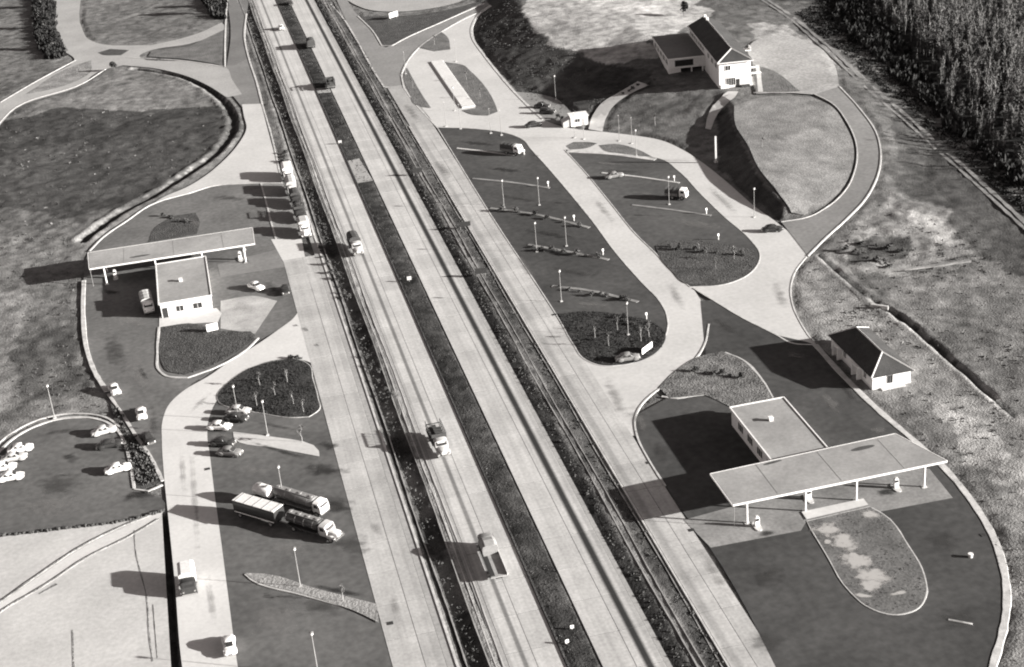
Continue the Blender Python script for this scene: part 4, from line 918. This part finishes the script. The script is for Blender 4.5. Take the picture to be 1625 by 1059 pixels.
def make_trailer(bed, bedm, L=6.2):
    r = thing('trailer', 'trailer', 'trailer'); a, b = -L/2, L/2
    MB().box(-.5,.5,a+.2,b-.2,.6,.88).build('chassis', RUBBER, r); MB().box(-.07,.07,b-.2,b+1.3,.6,.72).build('drawbar', STEEL, r)
    if bed == 'box':
        MB().loft([rr(a,1.14,1.0,2.8,.98), rr(a+.1,1.2,.98,2.9,.96), rr(b-.1,1.2,.98,2.9,.96), rr(b,1.14,1.0,2.8,.98)]).build('box_body', CAR_D, r)
        MB().box(-1.17,1.17,a+.06,b-.06,2.88,2.96).build('roof', bedm, r)
        for i in range(5): y = a+.5+i*(L-1.1)/4; MB().box(-1.16,1.16,y,y+.1,2.96,3.0).build('roof_rib', STEEL, r)
        for s in (-1, 1): MB().box(min(s*1.21,s*1.24), max(s*1.21,s*1.24), a+.2, b-.2, .98, 1.14).build('side_rail', WHITE, r)
    else:
        el = lambda y, k: [(1.12*k*math.cos(t), y, 1.85+.85*k*math.sin(t)) for t in np.linspace(0, 2*math.pi, 19)[:-1]]
        MB().loft([el(a,.55), el(a+.12,.88), el(a+.35,1), el(b-.35,1), el(b-.12,.88), el(b,.55)]).build('tank', bedm, r, True)
        for y in (a+1, b-1): MB().cyl((0,y,2.66), .28, .2, n=12).build('hatch', STEEL, r)
    for x in (-.98, .98):
        for y in (a+1.1, b-1.1): wheel(r, x, y, .46, .3, STEEL)
    return r

def place(o, rear, front, label, group=None, name=None):
    a = np.array(G(*rear)); b = np.array(G(*front)); c = (a+b)/2
    put(o, (c[0], c[1], c[2]+.055), math.atan2(b[1]-a[1], b[0]-a[0])-math.pi/2, label, group)
    if name: o.name = name
    return o
PROTO = {}
def car(paint, kind, rear, front, label, group=None, name='parked_car'):
    k = (paint.name, kind)
    if k not in PROTO: PROTO[k] = o = make_van(paint) if kind == 'van' else make_car(paint, kind)
    else: o = copy_tree(PROTO[k])
    return place(o, rear, front, label, group, name if kind != 'van' else 'delivery_van')

g = 'cars parked in the left-hand car park'
car(CAR_W, 'saloon', (13,721), (54,713), 'pale saloon parked topmost of the four at the left edge of the frame', g)
car(CAR_L, 'saloon', (4,734), (43,728), 'pale grey saloon, second from the top of the four at the left edge', g)
car(CAR_W, 'estate', (-13,749), (26,744), 'white estate car, third from the top of the four and cut by the left edge', g)
car(CAR_W, 'saloon', (-1,765), (37,759), 'white saloon parked lowest of the four at the left edge', g)
car(CAR_L, 'saloon', (148,693), (184,684), 'pale grey saloon below the kerb curve, nose to the planted verge', g)
car(CAR_D, 'saloon', (158,713), (192,707), 'dark saloon between the grey and the white car facing the planted verge', g)
car(CAR_W, 'saloon', (170,753), (206,744), 'bright white saloon parked alone beside the planted verge', g)
g = 'cars in line on the station drive'
car(CAR_W, 'saloon', (177,613), (188,633), 'white car leading down past the end of the field kerb, topmost of three in line', g, 'car')
car(CAR_W, 'saloon', (223,651), (227,672), 'white car in the middle of the station drive, ahead of the dark one', g, 'car')
car(CAR_D, 'saloon', (230,692), (242,708), 'dark car at the tip of the planted verge by the pale curved road', g, 'car')
g = 'cars parked beside the pale curved road'
car(CAR_L, 'saloon', (360,656), (398,657), 'pale car parked closest to the dark planted island', g)
car(CAR_D, 'saloon', (357,667), (393,669), 'dark car parked between two pale ones below the planted island', g)
car(CAR_W, 'saloon', (331,681), (367,682), 'white car with its tail over the edge of the pale curved road', g)
car(CAR_D, 'saloon', (336,706), (372,708), 'dark car just below the pale parking strip', g)
car(CAR_G, 'saloon', (347,721), (384,724), 'grey car parked lowest beside the curved road', g)
car(CAR_W, 'saloon', (397,455), (417,463), 'white car alone on the asphalt in front of the upper station', None, 'car')
car(CAR_D, 'saloon', (453,456), (455,472), 'dark car at the edge of the service road beside the upper station', None, 'car')
g = 'cars on the carriageways'
car(CAR_W, 'saloon', (444,42), (449,52), 'white car far up the near-side carriageway', g, 'car')
car(CAR_D, 'estate', (463,12), (459,3), 'dark car farthest up the other carriageway at the top of the frame', g, 'car')
car(CAR_D, 'saloon', (836,203), (857,200), 'dark car turning at the top corner of the sunken parking lot', None, 'car')
car(CAR_D, 'saloon', (1217,368), (1234,367), 'dark car at the mouth of the loop road', None, 'car')
car(CAR_G, 'saloon', (965,284), (985,281), 'grey car standing on the upper strip of the right parking lot', None)
g = 'cars below the restaurant bank'
car(CAR_D, 'saloon', (850,171), (871,172), 'dark car, upper of two parked under the restaurant bank', g)
car(CAR_D, 'estate', (856,180), (882,181), 'dark estate car, lower of two parked under the restaurant bank', g)
car(CAR_G, 'saloon', (983,574), (1010,571), 'grey car standing on the tip of the dark grass island', None)
car(CAR_W, 'saloon', (363,1016), (367,1044), 'white car at the foot of the pale curved road, near the bottom edge', None, 'car')

# lorries
place(make_lorry(CAR_W, 'tilt', TARP_D, 5.2, False, 1.7), (801,243), (824,246), 'dark covered lorry with a white cab in the upper corner of the left sunken lot', 'white-cabbed lorries in the sunken lots', 'covered_lorry')
place(make_lorry(CAR_W, 'tilt', TARP_D, 4.8, False, 1.5), (1062,314), (1086,316), 'dark covered lorry with a white cab between the strips of the right sunken lot', 'white-cabbed lorries in the sunken lots', 'covered_lorry')
place(make_lorry(CAR_L, 'stakes', TARP_D, 8.2, True, 1.9), (688,690), (707,731), 'stake-sided lorry with pale cab and long black shadow on the near carriageway', None, 'stake_lorry')
place(make_lorry(CAR_L, 'tilt', TARP_D, 7.2, True, 2.3), (559,386), (572,411), 'dark covered lorry with pale bonnet farther up the near carriageway', None, 'covered_lorry')
place(make_lorry(CAR_G, 'low', mat('tarpaulin_grey', .24, obj=True, var=.15), 9.5, False), (794,926), (770,866), 'grey low-deck lorry with a white side rail and a sheeted load, lowest on the carriageways', None, 'low_deck_lorry')
place(make_lorry(CAR_D, 'box', mat('box_white', .62, obj=True, var=.04), 5.2, False, 1.9), (299,920), (302,946), 'white box lorry with dark cab on the pale curved road near the bottom', None, 'box_lorry')
place(make_lorry(CAR_W, 'tilt', TARP, 6.4, False, 1.9), (232,479), (239,502), 'pale covered lorry standing in the shadow beside the upper station wing', None, 'covered_lorry')
place(make_lorry(CAR_D, 'tilt', TARP_D, 7.0, True, 2.0), (497,83), (490,66), 'dark covered lorry far up the other carriageway, the farther of two', 'lorries climbing the far carriageway', 'covered_lorry')
place(make_lorry(CAR_D, 'stakes', TARP_D, 7.0, True, 1.8), (529,148), (519,129), 'dark stake-sided lorry far up the other carriageway, the nearer of two', 'lorries climbing the far carriageway', 'stake_lorry')
g = 'lorries queued on the service road'
place(make_lorry(CAR_W, 'box', CAR_W, 6.6, False, 2.0), (455,272), (460,292), 'white box lorry, rearmost in the queue by the upper station', g, 'box_lorry')
place(make_lorry(CAR_L, 'tilt', TARP, 7.0, False, 2.1), (461,295), (466,314), 'pale covered lorry, second from the rear of the queue on the service road', g, 'covered_lorry')
place(make_lorry(CAR_D, 'tilt', TARP_D, 7.0, True, 2.0), (468,316), (474,334), 'black covered lorry in the middle of the queue on the service road', g, 'covered_lorry')
place(make_lorry(CAR_D, 'stakes', TARP_D, 7.4, True, 1.9), (474,337), (480,356), 'dark stake-sided lorry, second in the queue on the service road', g, 'stake_lorry')
place(make_lorry(CAR_W, 'box', TARP, 6.6, True, 2.0), (481,361), (488,382), 'pale box lorry with white bonnet leading the queue on the service road', g, 'box_lorry')
tk = make_lorry(CAR_W, 'tank', mat('tank_grey', .17, var=.06, rough=.35, obj=True), 9.6, False)
place(tk, (442,795), (516,818), 'grey tanker lorry with a rounded white cab, upper of the two tankers', 'tanker lorries', 'tanker_lorry')
tk2 = make_lorry(CAR_L, 'tank', mat('tank_dark', .05, var=.06, rough=.35, obj=True), 9.6, True)
place(tk2, (460,834), (540,859), 'dark tanker lorry with a pale bonneted cab, lower of the two tankers', 'tanker lorries', 'tanker_lorry')
place(make_trailer('tank', CAR_W, 3.4), (409,790), (434,799), 'short white tank trailer behind the upper tanker', 'trailers of the tankers', 'tank_trailer')
place(make_trailer('box', mat('trailer_grey', .66, var=.08, rough=.5, obj=True), 8.2), (380,814), (447,834), 'long pale box trailer behind the lower tanker', 'trailers of the tankers', 'box_trailer')

# ================================================================== LAMPS, SIGNS, POSTS
def lamp_proto():
    r = thing('street_lamp', 'lamp', 'street lamp'); MB().cyl((0,0,0), .07, 6.2, n=8, r2=.04).build('pole', CONC_G, r); MB().box(-.25,.25,-.25,.25,-.02,.18).build('base', KERB, r)
    MB().sphere((0,0,6.4), .22).build('globe', WHITE, r); MB().cyl((0,0,6.62), .3, .1, n=12, r2=.08).build('cap', STEEL, r); return r
LAMPS = [((477,932),'tall globe lamp on the bottom parking strip'),((425,691),'globe lamp on the pale strip below the dark planted island'),((451,798),'globe lamp between the two tankers'),((379,666),'globe lamp behind the topmost parked cars'),
 ((505,1070),'globe lamp whose head shows at the bottom edge'),((87,664),'globe lamp standing in the rough grass above the curved kerb'),((856,326),'globe lamp on the second strip of the left sunken lot'),((899,391),'globe lamp on the third strip of the left sunken lot'),
 ((891,479),'globe lamp at the road side of the left sunken lot'),((997,532),'globe lamp at the top of the dark grass island'),((1062,325),'globe lamp beside the van in the right sunken lot'),((1010,248),'globe lamp on the top strip of the right sunken lot'),
 ((800,330),'globe lamp at the left end of the third strip of the left sunken lot'),((852,400),'globe lamp at the left end of the fourth strip of the left sunken lot'),((1197,345),'globe lamp at the foot of the dark lawn bank'),((722,176),'globe lamp beside the loading quay'),((882,158),'globe lamp at the foot of the restaurant bank')]
lp = lamp_proto()
for i, (q, lb) in enumerate(LAMPS):
    o = lp if i == 0 else copy_tree(lp); put(o, G(*q), 0, lb, 'globe lamps')
def marker():
    r = thing('marker_post', 'post', 'marker post'); MB().cyl((0,0,0), .1, 1.0, n=8).build('post', WHITE, r); MB().box(-.2,.2,-.05,.05,.9,1.4).build('plate', WHITE, r); return r
mk = marker()
for i, (q, lb) in enumerate([((870,297),'white plate post at the end of the second strip in the left lot'),((911,351),'white plate post at the end of the third strip in the left lot'),((957,405),'white plate post at the end of the fourth strip in the left lot'),((1026,507),'white plate post above the dark grass island'),
    ((1070,288),'white plate post at the end of the upper strip in the right lot'),((1121,340),'white plate post at the end of the lower strip in the right lot'),((1140,381),'white plate post above the oval grass island'),((832,246),'white plate post beside the van in the left lot'),((502,1200),'')][:8]):
    o = mk if i == 0 else copy_tree(mk); put(o, G(*q), R_(random.uniform(-20,20)), lb, 'white plate posts at the strip ends')
fp = thing('flagpole', 'pole', 'flagpole'); MB().cyl((0,0,0), .07, 6.5, n=8, r2=.035).build('pole', STEEL, fp); MB().box(-.3,.3,-.3,.3,0,.2).build('base', KERB, fp); MB().sphere((0,0,6.55), .1, 8, 4).build('finial', WHITE, fp)
for i, (q, lb) in enumerate([((708,201),'flagpole at the top left corner of the left sunken lot'),((731,205),'bare flagpole second from the left above the sunken lot'),((779,212),'bare flagpole third from the left above the sunken lot'),((796,215),'bare flagpole fourth from the left above the sunken lot'),((912,219),'bare flagpole in front of the white kiosk'),((927,221),'flagpole just right of the white kiosk'),((983,224),'bare flagpole above the small grass wedges'),((1003,228),'rightmost bare flagpole by the wide road bend'),((644,118),'thin flagpole at the top of the slim grass island'),((724,98),'flagpole at the head of the loading quay')]):
    o = fp if i == 0 else copy_tree(fp); put(o, G(*q), 0, lb, 'bare flagpoles')
def sign(q, w_, z0, z1, rot, label, m_=WHITE, name='road_sign', posts=2):
    r = thing(name, label, 'road sign', G(*q), R_(rot))
    b = MB().box(-w_/2, w_/2, -.06, .0, z0, z1).build('board', m_, r)
    for s in ((-1, 1) if posts == 2 else (0,)): MB().box(s*w_*.36-.06, s*w_*.36+.06, .0, .12, 0, z1).build('post', STEEL, r)
sign((625,30), 3.6, .6, 2.2, 30, 'white board leaning in the dark grass triangle near the top')
sign((1027,560), 3.4, .4, 1.5, 40, 'white board at the rounded corner of the dark grass island')
sign((738,365), 2.6, .8, 1.9, -4, 'direction board on the right verge beside the service road, farther of two', CAR_D)
sign((764,440), 2.4, .8, 2.0, -4, 'direction board on the right verge, nearer of two', CAR_D)
sign((663,279), 2.4, .8, 1.9, -2, 'dark direction board at the upper end of the right verge', CAR_D)
sign((338,527), 2.2, .3, 1.8, 8, 'white sign board at the top edge of the planted station island')
sign((540,229), .9, .4, 1.0, 0, 'small pale board in the median near the upper end', CAR_L)
sign((650,448), .9, .5, 1.3, 0, 'small white plate in the median halfway up', CAR_L, posts=1)
sign((908,1000), .5, .3, .8, 0, 'small white plate low in the median near the bottom, upper of two', posts=1)
sign((900,1023), .5, .3, .8, 10, 'small white plate low in the median near the bottom, lower of two', posts=1)
for q, lb in (((1540,885), 'small white pipe cap on the dark yard beyond the soil island'),):
    x, y, z = G(*q); r = thing('pipe_cap', lb, 'pipe cap', (x, y, z+.04)); MB().cyl((0,0,0), .3, .5, n=12).build('pipe', CONC_L, r); MB().cyl((0,0,.5), .36, .1, n=12).build('lid', WHITE, r)
x, y, z = G(1524, 988); r = thing('plank', 'pale plank lying on the dark yard near the bottom', 'plank', (x, y, z+.06), R_(-38)); MB().box(-1.5,1.5,-.16,.16,0,.08).build('board', WHITE, r)
x, y, z = G(1136, 258); r = thing('retaining_post', 'tall pale post at the foot of the dark lawn bank', 'post', (x, y, z)); MB().box(-.2,.2,-.2,.2,0,6.4).build('shaft', CONC, r); MB().box(-.35,.35,-.35,.35,0,.4).build('footing', CONC, r)
x, y, z = G(1396, 489); r = thing('culvert', 'concrete culvert head at the dark ditch in the right field', 'culvert', (x, y, -.3), R_(-40)); MB().box(-1.6,1.6,-.4,0,0,1.0).build('head_wall', KERB, r); MB().cyl((0,-.42,.35), .35, .05, 'y', 14).build('pipe_mouth', DARK, r)

# ================================================================== VEGETATION
def tufts(name, polys, count, mt, hmin, hmax, rad, world=False, z_off=0.0, blades=3):
    """Grass clumps nobody could count: small leaning three-sided blades spread over an outline."""
    V = []; Fc = []; base = 0
    for poly, cnt in zip(polys, count):
        pl = poly if world else W(poly); a = np.array(pl); pts = []
        while len(pts) < cnt:
            q = rng.uniform(a.min(0), a.max(0), (cnt*3, 2)); q = q[inside(q[:,0], q[:,1], pl)]
            d = vnoise(q[:,0], q[:,1], 2.6, 41) + .6*vnoise(q[:,0], q[:,1], 8, 42); q = q[d > rng.uniform(-.6, .35, len(q))]
            if len(q) == 0: break
            pts += list(q)
        pts = np.array(pts[:cnt]); z = tin(pts[:,0], pts[:,1]) + z_off; n = len(pts)
        for _ in range(blades):
            an = rng.uniform(0, 6.28, n); r = rad*rng.uniform(.6, 1.3, n); hh = rng.uniform(hmin, hmax, n)
            off = rng.normal(0, rad*.8, (n, 2)); ln = rng.normal(0, .25, (n, 2))*hh[:,None]
            p0 = np.stack([pts[:,0]+off[:,0]+r*np.cos(an), pts[:,1]+off[:,1]+r*np.sin(an), z-.08], 1)
            p1 = np.stack([pts[:,0]+off[:,0]-r*np.cos(an), pts[:,1]+off[:,1]-r*np.sin(an), z-.08], 1)
            p2 = np.stack([pts[:,0]+off[:,0]+ln[:,0]-r*.5*np.cos(an), pts[:,1]+off[:,1]+ln[:,1]-r*.5*np.sin(an), z+hh], 1)
            p3 = np.stack([pts[:,0]+off[:,0]+ln[:,0]+r*.4*np.cos(an), pts[:,1]+off[:,1]+ln[:,1]+r*.4*np.sin(an), z+hh*.8], 1)
            V.append(np.stack([p0, p1, p2, p3], 1).reshape(-1, 3)); k = np.arange(n)*4+base
            Fc.append(np.stack([k, k+1, k+2, k+3], 1)); base += 4*n
    V = np.concatenate(V); Fc = np.concatenate(Fc).astype(np.int32)
    me = bpy.data.meshes.new(name); me.vertices.add(len(V)); me.vertices.foreach_set('co', V.astype(np.float32).ravel())
    me.loops.add(Fc.size); me.loops.foreach_set('vertex_index', Fc.ravel()); me.polygons.add(len(Fc))
    me.polygons.foreach_set('loop_start', np.arange(0, Fc.size, 4, dtype=np.int32)); me.polygons.foreach_set('loop_total', np.full(len(Fc), 4, np.int32))
    me.update(calc_edges=True); me.materials.append(mt)
    o = bpy.data.objects.new(name, me); COL.objects.link(o); stuff(o); return o
tufts('verge_grass', [[(46.9,120),(48.8,120),(48.8,600),(46.9,600)], [(50.4,120),(52.6,120),(52.6,600),(50.4,600)]], [1500, 900], TUFT, .05, .18, .13, world=True, z_off=.22)
tufts('verge_grass', [[(21.9,120),(24.2,120),(24.2,600),(21.9,600)]], [1500], TUFT, .06, .2, .13, world=True, z_off=-.2)
tufts('median_grass', [[(34.1,120),(37.6,120),(37.6,620),(34.1,620)]], [1800], TUFT, .04, .16, .13, world=True, z_off=.06)
tufts('island_grass', [ISL1, IB, ISR, ISF], [900, 450, 350, 420], TUFT, .04, .15, .14, z_off=.08)
tufts('island_grass', [ISL2, IA], [1300, 1500], LEAF_DK, .05, .22, .15, z_off=.08)
tufts('rough_grass', [[(20,455),(128,450),(130,560),(160,650),(60,655),(20,640)], [(-30,180),(90,172),(355,166),(368,195),(330,250),(240,308),(120,345),(0,380),(-30,380)], [(-20,390),(110,350),(120,420),(50,470),(-20,480)],
     [(1265,420),(1300,408),(1470,545),(1640,680),(1640,1100),(1610,1100),(1602,950),(1550,800),(1445,690)], [(1330,380),(1420,300),(1545,360),(1640,480),(1640,660),(1480,545),(1400,480),(1310,400)], [(758,10),(812,0),(862,62),(945,96),(1036,116),(1000,148),(900,188),(838,156),(770,84)]],
     [90, 200, 120, 130, 300, 900], TUFT, .08, .26, .18)
tufts('dry_grass', [[(1265,420),(1300,408),(1470,545),(1640,680),(1640,1100),(1610,1100),(1602,950),(1550,800),(1445,690)], [(-30,180),(90,172),(355,166),(368,195),(330,250),(240,308),(120,345),(0,380)]], [120, 60], TUFT_L, .08, .25, .18)
tufts('scrub', [[(1320,30),(1345,-15),(1425,60),(1470,122),(1505,175),(1560,228),(1640,285),(1640,310),(1560,250),(1480,180),(1400,105)]], [700], LEAF_DK, .8, 2.6, .5, blades=5)
tufts('scrub', [[(1262,22),(1340,-20),(1425,60),(1470,122),(1505,175),(1560,228),(1640,285),(1640,350),(1560,283),(1480,212),(1400,142),(1330,78)]], [5500], LEAF_DK, .15, .55, .26, blades=3)
tufts('verge_planting', [[(178,642),(192,658),(215,695),(240,730),(252,764),(222,774),(206,730),(197,702)]], [220], LEAF, .15, .5, .25, z_off=.05)
tufts('hedge_bank', [[(52,-20),(88,-20),(86,50),(108,92),(75,95),(58,60)], [(318,-10),(358,-10),(356,32),(338,28)]], [1500, 400], LEAF_DK, .6, 2.2, .5, blades=4)

def leafy(mb_n, zc, rx, rz, size, up=.0, shell=.5):
    """A crown of mb_n separate leaf sprays spread through an uneven volume."""
    mb = MB(); k = 0; lob = [(random.uniform(-.5,.5)*rx, random.uniform(-.5,.5)*rx, random.uniform(-.6,.6)*rz, random.uniform(.45,.75)) for _ in range(7)]
    while k < mb_n:
        lx, ly, lz, ls = random.choice(lob)
        d = Vector((random.gauss(0,1), random.gauss(0,1), random.gauss(0,1))).normalized()*(random.uniform(shell,1)**.7)
        p = Vector((lx+d.x*rx*ls, ly+d.y*rx*ls, zc+lz+d.z*rz*ls)); s = size*random.uniform(.6,1.4)
        u = Vector((random.gauss(0,1), random.gauss(0,1), random.gauss(0,1)*(1-up)+up*2)).normalized(); v = u.orthogonal().normalized(); v.rotate(Matrix.Rotation(random.uniform(0,6.28), 3, u))
        a = u*s*(1+up); b = v*s*.55
        mb.quad(tuple(p-a), tuple(p+b), tuple(p+a), tuple(p-b)); k += 1
    return mb
def limbs(h, r0, n, spread, lean=.0):
    mb = MB(); pts = [(0,0,-.2,r0)]
    for i in range(1, 5): pts.append((random.gauss(0,.04)*h*i/4, random.gauss(0,.04)*h*i/4, h*i/4, r0*(1-.2*i)))
    ring = lambda p, n_=6: [(p[0]+p[3]*math.cos(6.2832*j/n_), p[1]+p[3]*math.sin(6.2832*j/n_), p[2]) for j in range(n_)]
    mb.loft([ring(p) for p in pts])
    for i in range(n):
        t = random.uniform(.35,.9); a = random.uniform(0,6.28); L = spread*(1.1-t*.6); x, y, z = np.interp(t, [0,.25,.5,.75,1], [p[0] for p in pts]), np.interp(t, [0,.25,.5,.75,1], [p[1] for p in pts]), t*h
        mb.loft([ring((x,y,z,r0*.4),4), ring((x+L*.6*math.cos(a),y+L*.6*math.sin(a),z+L*.55,r0*.25),4), ring((x+L*math.cos(a),y+L*math.sin(a),z+L*1.15,r0*.1),4)])
    return mb
def make_tree(name, cat, h, r0, crown, bark, leaf):
    r = thing(name, name, cat); limbs(h, r0, 9, crown['rx']*1.1).build('trunk', bark, r)
    leafy(crown['n'], crown['z'], crown['rx'], crown['rz'], crown['s'], crown.get('up', 0), crown.get('shell', .5)).build('crown', leaf, r); return r
# young staked trees of the islands and verges
yt = [make_tree('young_tree', 'young tree', 3.0, .05, dict(n=46, z=2.5, rx=.55, rz=.8, s=.14, shell=.1), BARK_L, LEAF) for _ in range(2)]
YT = [((413,613),'slim young tree at the top left of the dark rounded island'),((408,645),'young tree at the lower left of the dark rounded island'),((456,608),'young tree in the middle of the dark rounded island'),((466,642),'young tree at the lower right of the dark rounded island'),((437,628),'slim young tree left of centre in the dark rounded island'),
 ((482,655),'young tree at the bottom corner of the dark rounded island'),((944,537),'young tree at the left of the large dark grass island'),((966,550),'young tree low in the large dark grass island'),((1017,543),'young tree at the right of the large dark grass island'),((980,525),'young tree in the centre of the large dark grass island'),
 ((1030,536),'young tree at the far right of the large dark grass island'),((1110,400),'young tree at the top of the oval grass island'),((1165,412),'young tree at the right of the oval grass island'),((1136,428),'young tree in the middle of the oval grass island'),((480,702),'young tree on the pale strip below the dark island'),((545,955),'young tree on the bottom parking strip'),
 ((655,140),'young tree in the slim grass island at the top'),((690,72),'young tree in the triangular grass island'),((740,128),'young tree at the upper end of the grass bed by the quay'),((762,155),'young tree at the lower end of the grass bed by the quay'),((1040,200),'young tree on the slope below the restaurant'),((1210,235),'young tree on the pale lawn')]
for i, (q, lb) in enumerate(YT):
    o = yt[i] if i < 2 else copy_tree(yt[i % 2]); x, y, z = G(*q); put(o, (x, y, z+.05), random.uniform(0, 6), lb, 'young trees in the grass islands'); k = random.uniform(.75, 1.15); o.scale = (k, k, k)
# shrubs
sh = thing('shrub', 'shrub', 'shrub'); leafy(150, .7, .9, .6, .2, shell=.3).build('foliage', LEAF, sh); limbs(.8, .05, 5, .6).build('stem', BARK, sh)
SHR = [((488,268),'n'), ]
shrubs = []
for line, n, lb in [([(1345,385),(1440,400)], 9, 'dark shrub in the rough diggings right of the loop road'), ([(1340,395),(1420,425)], 7, 'low shrub at the lower edge of the rough diggings'), ([(860,178),(905,196)], 5, 'shrub on the bank left of the white kiosk'), ([(985,150),(1040,128)], 6, 'shrub on the slope beside the restaurant wing'),
                   ([(1050,395),(1190,405)], 7, 'shrub in the upper part of the oval grass island'), ([(838,392),(960,412)], 7, 'low shrub along the fourth strip of the left lot'), ([(880,457),(1005,479)], 8, 'low shrub along the lowest strip of the left lot'), ([(785,333),(930,361)], 6, 'low shrub along the third strip of the left lot'),
                   ([(985,505),(1005,520)], 3, 'shrub at the top of the large dark grass island'), ([(462,571),(472,570)], 2, 'shrub at the top edge of the dark rounded island'), ([(260,345),(305,352)], 6, 'dark bush beyond the upper canopy'), ([(1085,820),(1100,815)], 0, ''), ([(1100,590),(1180,600)], 6, 'low shrub in the rough island by the lower station'), ([(455,262),(448,240)], 4, 'bush on the left verge above the lorry queue'), ([(508,395),(552,480)], 8, 'bush on the left verge below the lorry queue'), ([(580,560),(620,640)], 6, 'bush on the left verge beside the dark rounded island')]:
    for i in range(n):
        t = (i+.5)/n; x, y, z = G(line[0][0]+(line[1][0]-line[0][0])*t+random.uniform(-5,5), line[0][1]+(line[1][1]-line[0][1])*t+random.uniform(-3,3))
        o = sh if not shrubs else copy_tree(sh); shrubs.append(o); put(o, (x, y, z-.1), random.uniform(0,6), lb+', '+('first','second','third','fourth','fifth','sixth','seventh','eighth','ninth')[i]+' from the left', lb.replace('shrub', 'shrubs').replace('dark bush', 'dark bushes').replace('bush ', 'bushes ')); k = random.uniform(.5, 1.15); o.scale = (k, k, k*random.uniform(.6,1.1))
# the wood
forest = [make_tree('forest_tree', 'tree', h, .13, dict(n=150, z=h*.52, rx=1.05, rz=h*.44, s=.25, up=.36, shell=.0), BARK_F, LEAF_F) for h in (5.0, 7.4, 9.6)]
edge = [P(1345,-10), P(1420,65), P(1462,120), P(1500,172), P(1560,226), P(1625,275), P(1700,330)]
cand = []
ex = np.array([e[0] for e in edge]); ey = np.array([e[1] for e in edge]); o_ = np.argsort(ey)
for y in np.arange(225, 540, 2.15):
    x0 = np.interp(y, ey[o_], ex[o_])
    for x in np.arange(x0+1.0, x0+95, 2.25): cand.append((x+random.uniform(-1.6,1.6)+6*vnoise(np.array([x]),np.array([y]),9,77)[0], y+random.uniform(-1.6,1.6), x-x0))
def seen(x, y):
    c = RW.T @ (np.array([x, y, 6.0])-[0, 0, H]); u, v = CX+F*c[0]/c[2], CY+F*c[1]/c[2]; return -60 < u < 1690 and -70 < v < 1100
cand = [c for c in cand if seen(c[0], c[1]) and random.random() > .12 + (.45 if c[2] < 7 else 0)]
cand.sort(key=lambda c: math.hypot(c[0], c[1]))
FL = 'pale-stemmed tree of the wood on the upper right'
for i, (x, y, d) in enumerate(cand[:300]):
    o = forest[i] if i < 3 else copy_tree(forest[i % 3]); put(o, (x, y, hz(x, y)-.1), random.uniform(0, 6.28), FL, 'trees of the wood'); k = random.uniform(.6, 1.2)*(.75 if d < 6 else 1); o.scale = (k*random.uniform(.8,1.25), k*random.uniform(.8,1.25), k)
rest = cand[300:]
def joined(name, src_i, mt):
    V = []; Fs = []; base = 0; data = []
    for t in forest:
        me = [c for c in t.children if c.name.startswith(src_i)][0].data
        v = np.empty(len(me.vertices)*3, np.float32); me.vertices.foreach_get('co', v); data.append((v.reshape(-1,3), [tuple(p.vertices) for p in me.polygons]))
    me = bpy.data.meshes.new(name); vs = []; fs = []
    for i, (x, y, d) in enumerate(rest):
        v, f = data[i % 3]; a = random.uniform(0, 6.28); k = random.uniform(.75, 1.2); c, s = math.cos(a), math.sin(a)
        q = np.stack([x+k*(v[:,0]*c-v[:,1]*s), y+k*(v[:,0]*s+v[:,1]*c), hz(x, y)-.1+k*v[:,2]], 1); vs.append(q); fs += [tuple(j+base for j in t) for t in f]; base += len(q)
    me.from_pydata(np.concatenate(vs).tolist(), [], fs); me.materials.append(mt); o = bpy.data.objects.new(name, me); COL.objects.link(o); stuff(o)
if rest: joined('distant_wood', 'crown', LEAF_F); joined('distant_wood_stems', 'trunk', BARK_F)
# dark broad trees far off on the left
bt = make_tree('broad_tree', 'tree', 6.5, .2, dict(n=420, z=4.8, rx=2.6, rz=2.4, s=.5, shell=.3), BARK, LEAF_DK)
for i, (q, lb) in enumerate([((338,22),'dark broad tree by the field corner at the top left'),((352,10),'dark broad tree beside the upper end of the left service road'),((66,12),'dark tree in the hedge beside the country road, farthest'),((70,45),'dark tree in the hedge beside the country road, middle'),((85,78),'dark tree at the bend of the country road, nearest'),((182,113),'small dark tree at the road junction on the left'),((1085,25),'dark tree behind the restaurant chimney')]):
    o = bt if i == 0 else copy_tree(bt); x, y, z = G(*q); put(o, (x, y, z-.1), random.uniform(0,6), lb, None); k = [1,.9,.8,.9,.8,.45,.6,.5][i]; o.scale = (k, k, k)
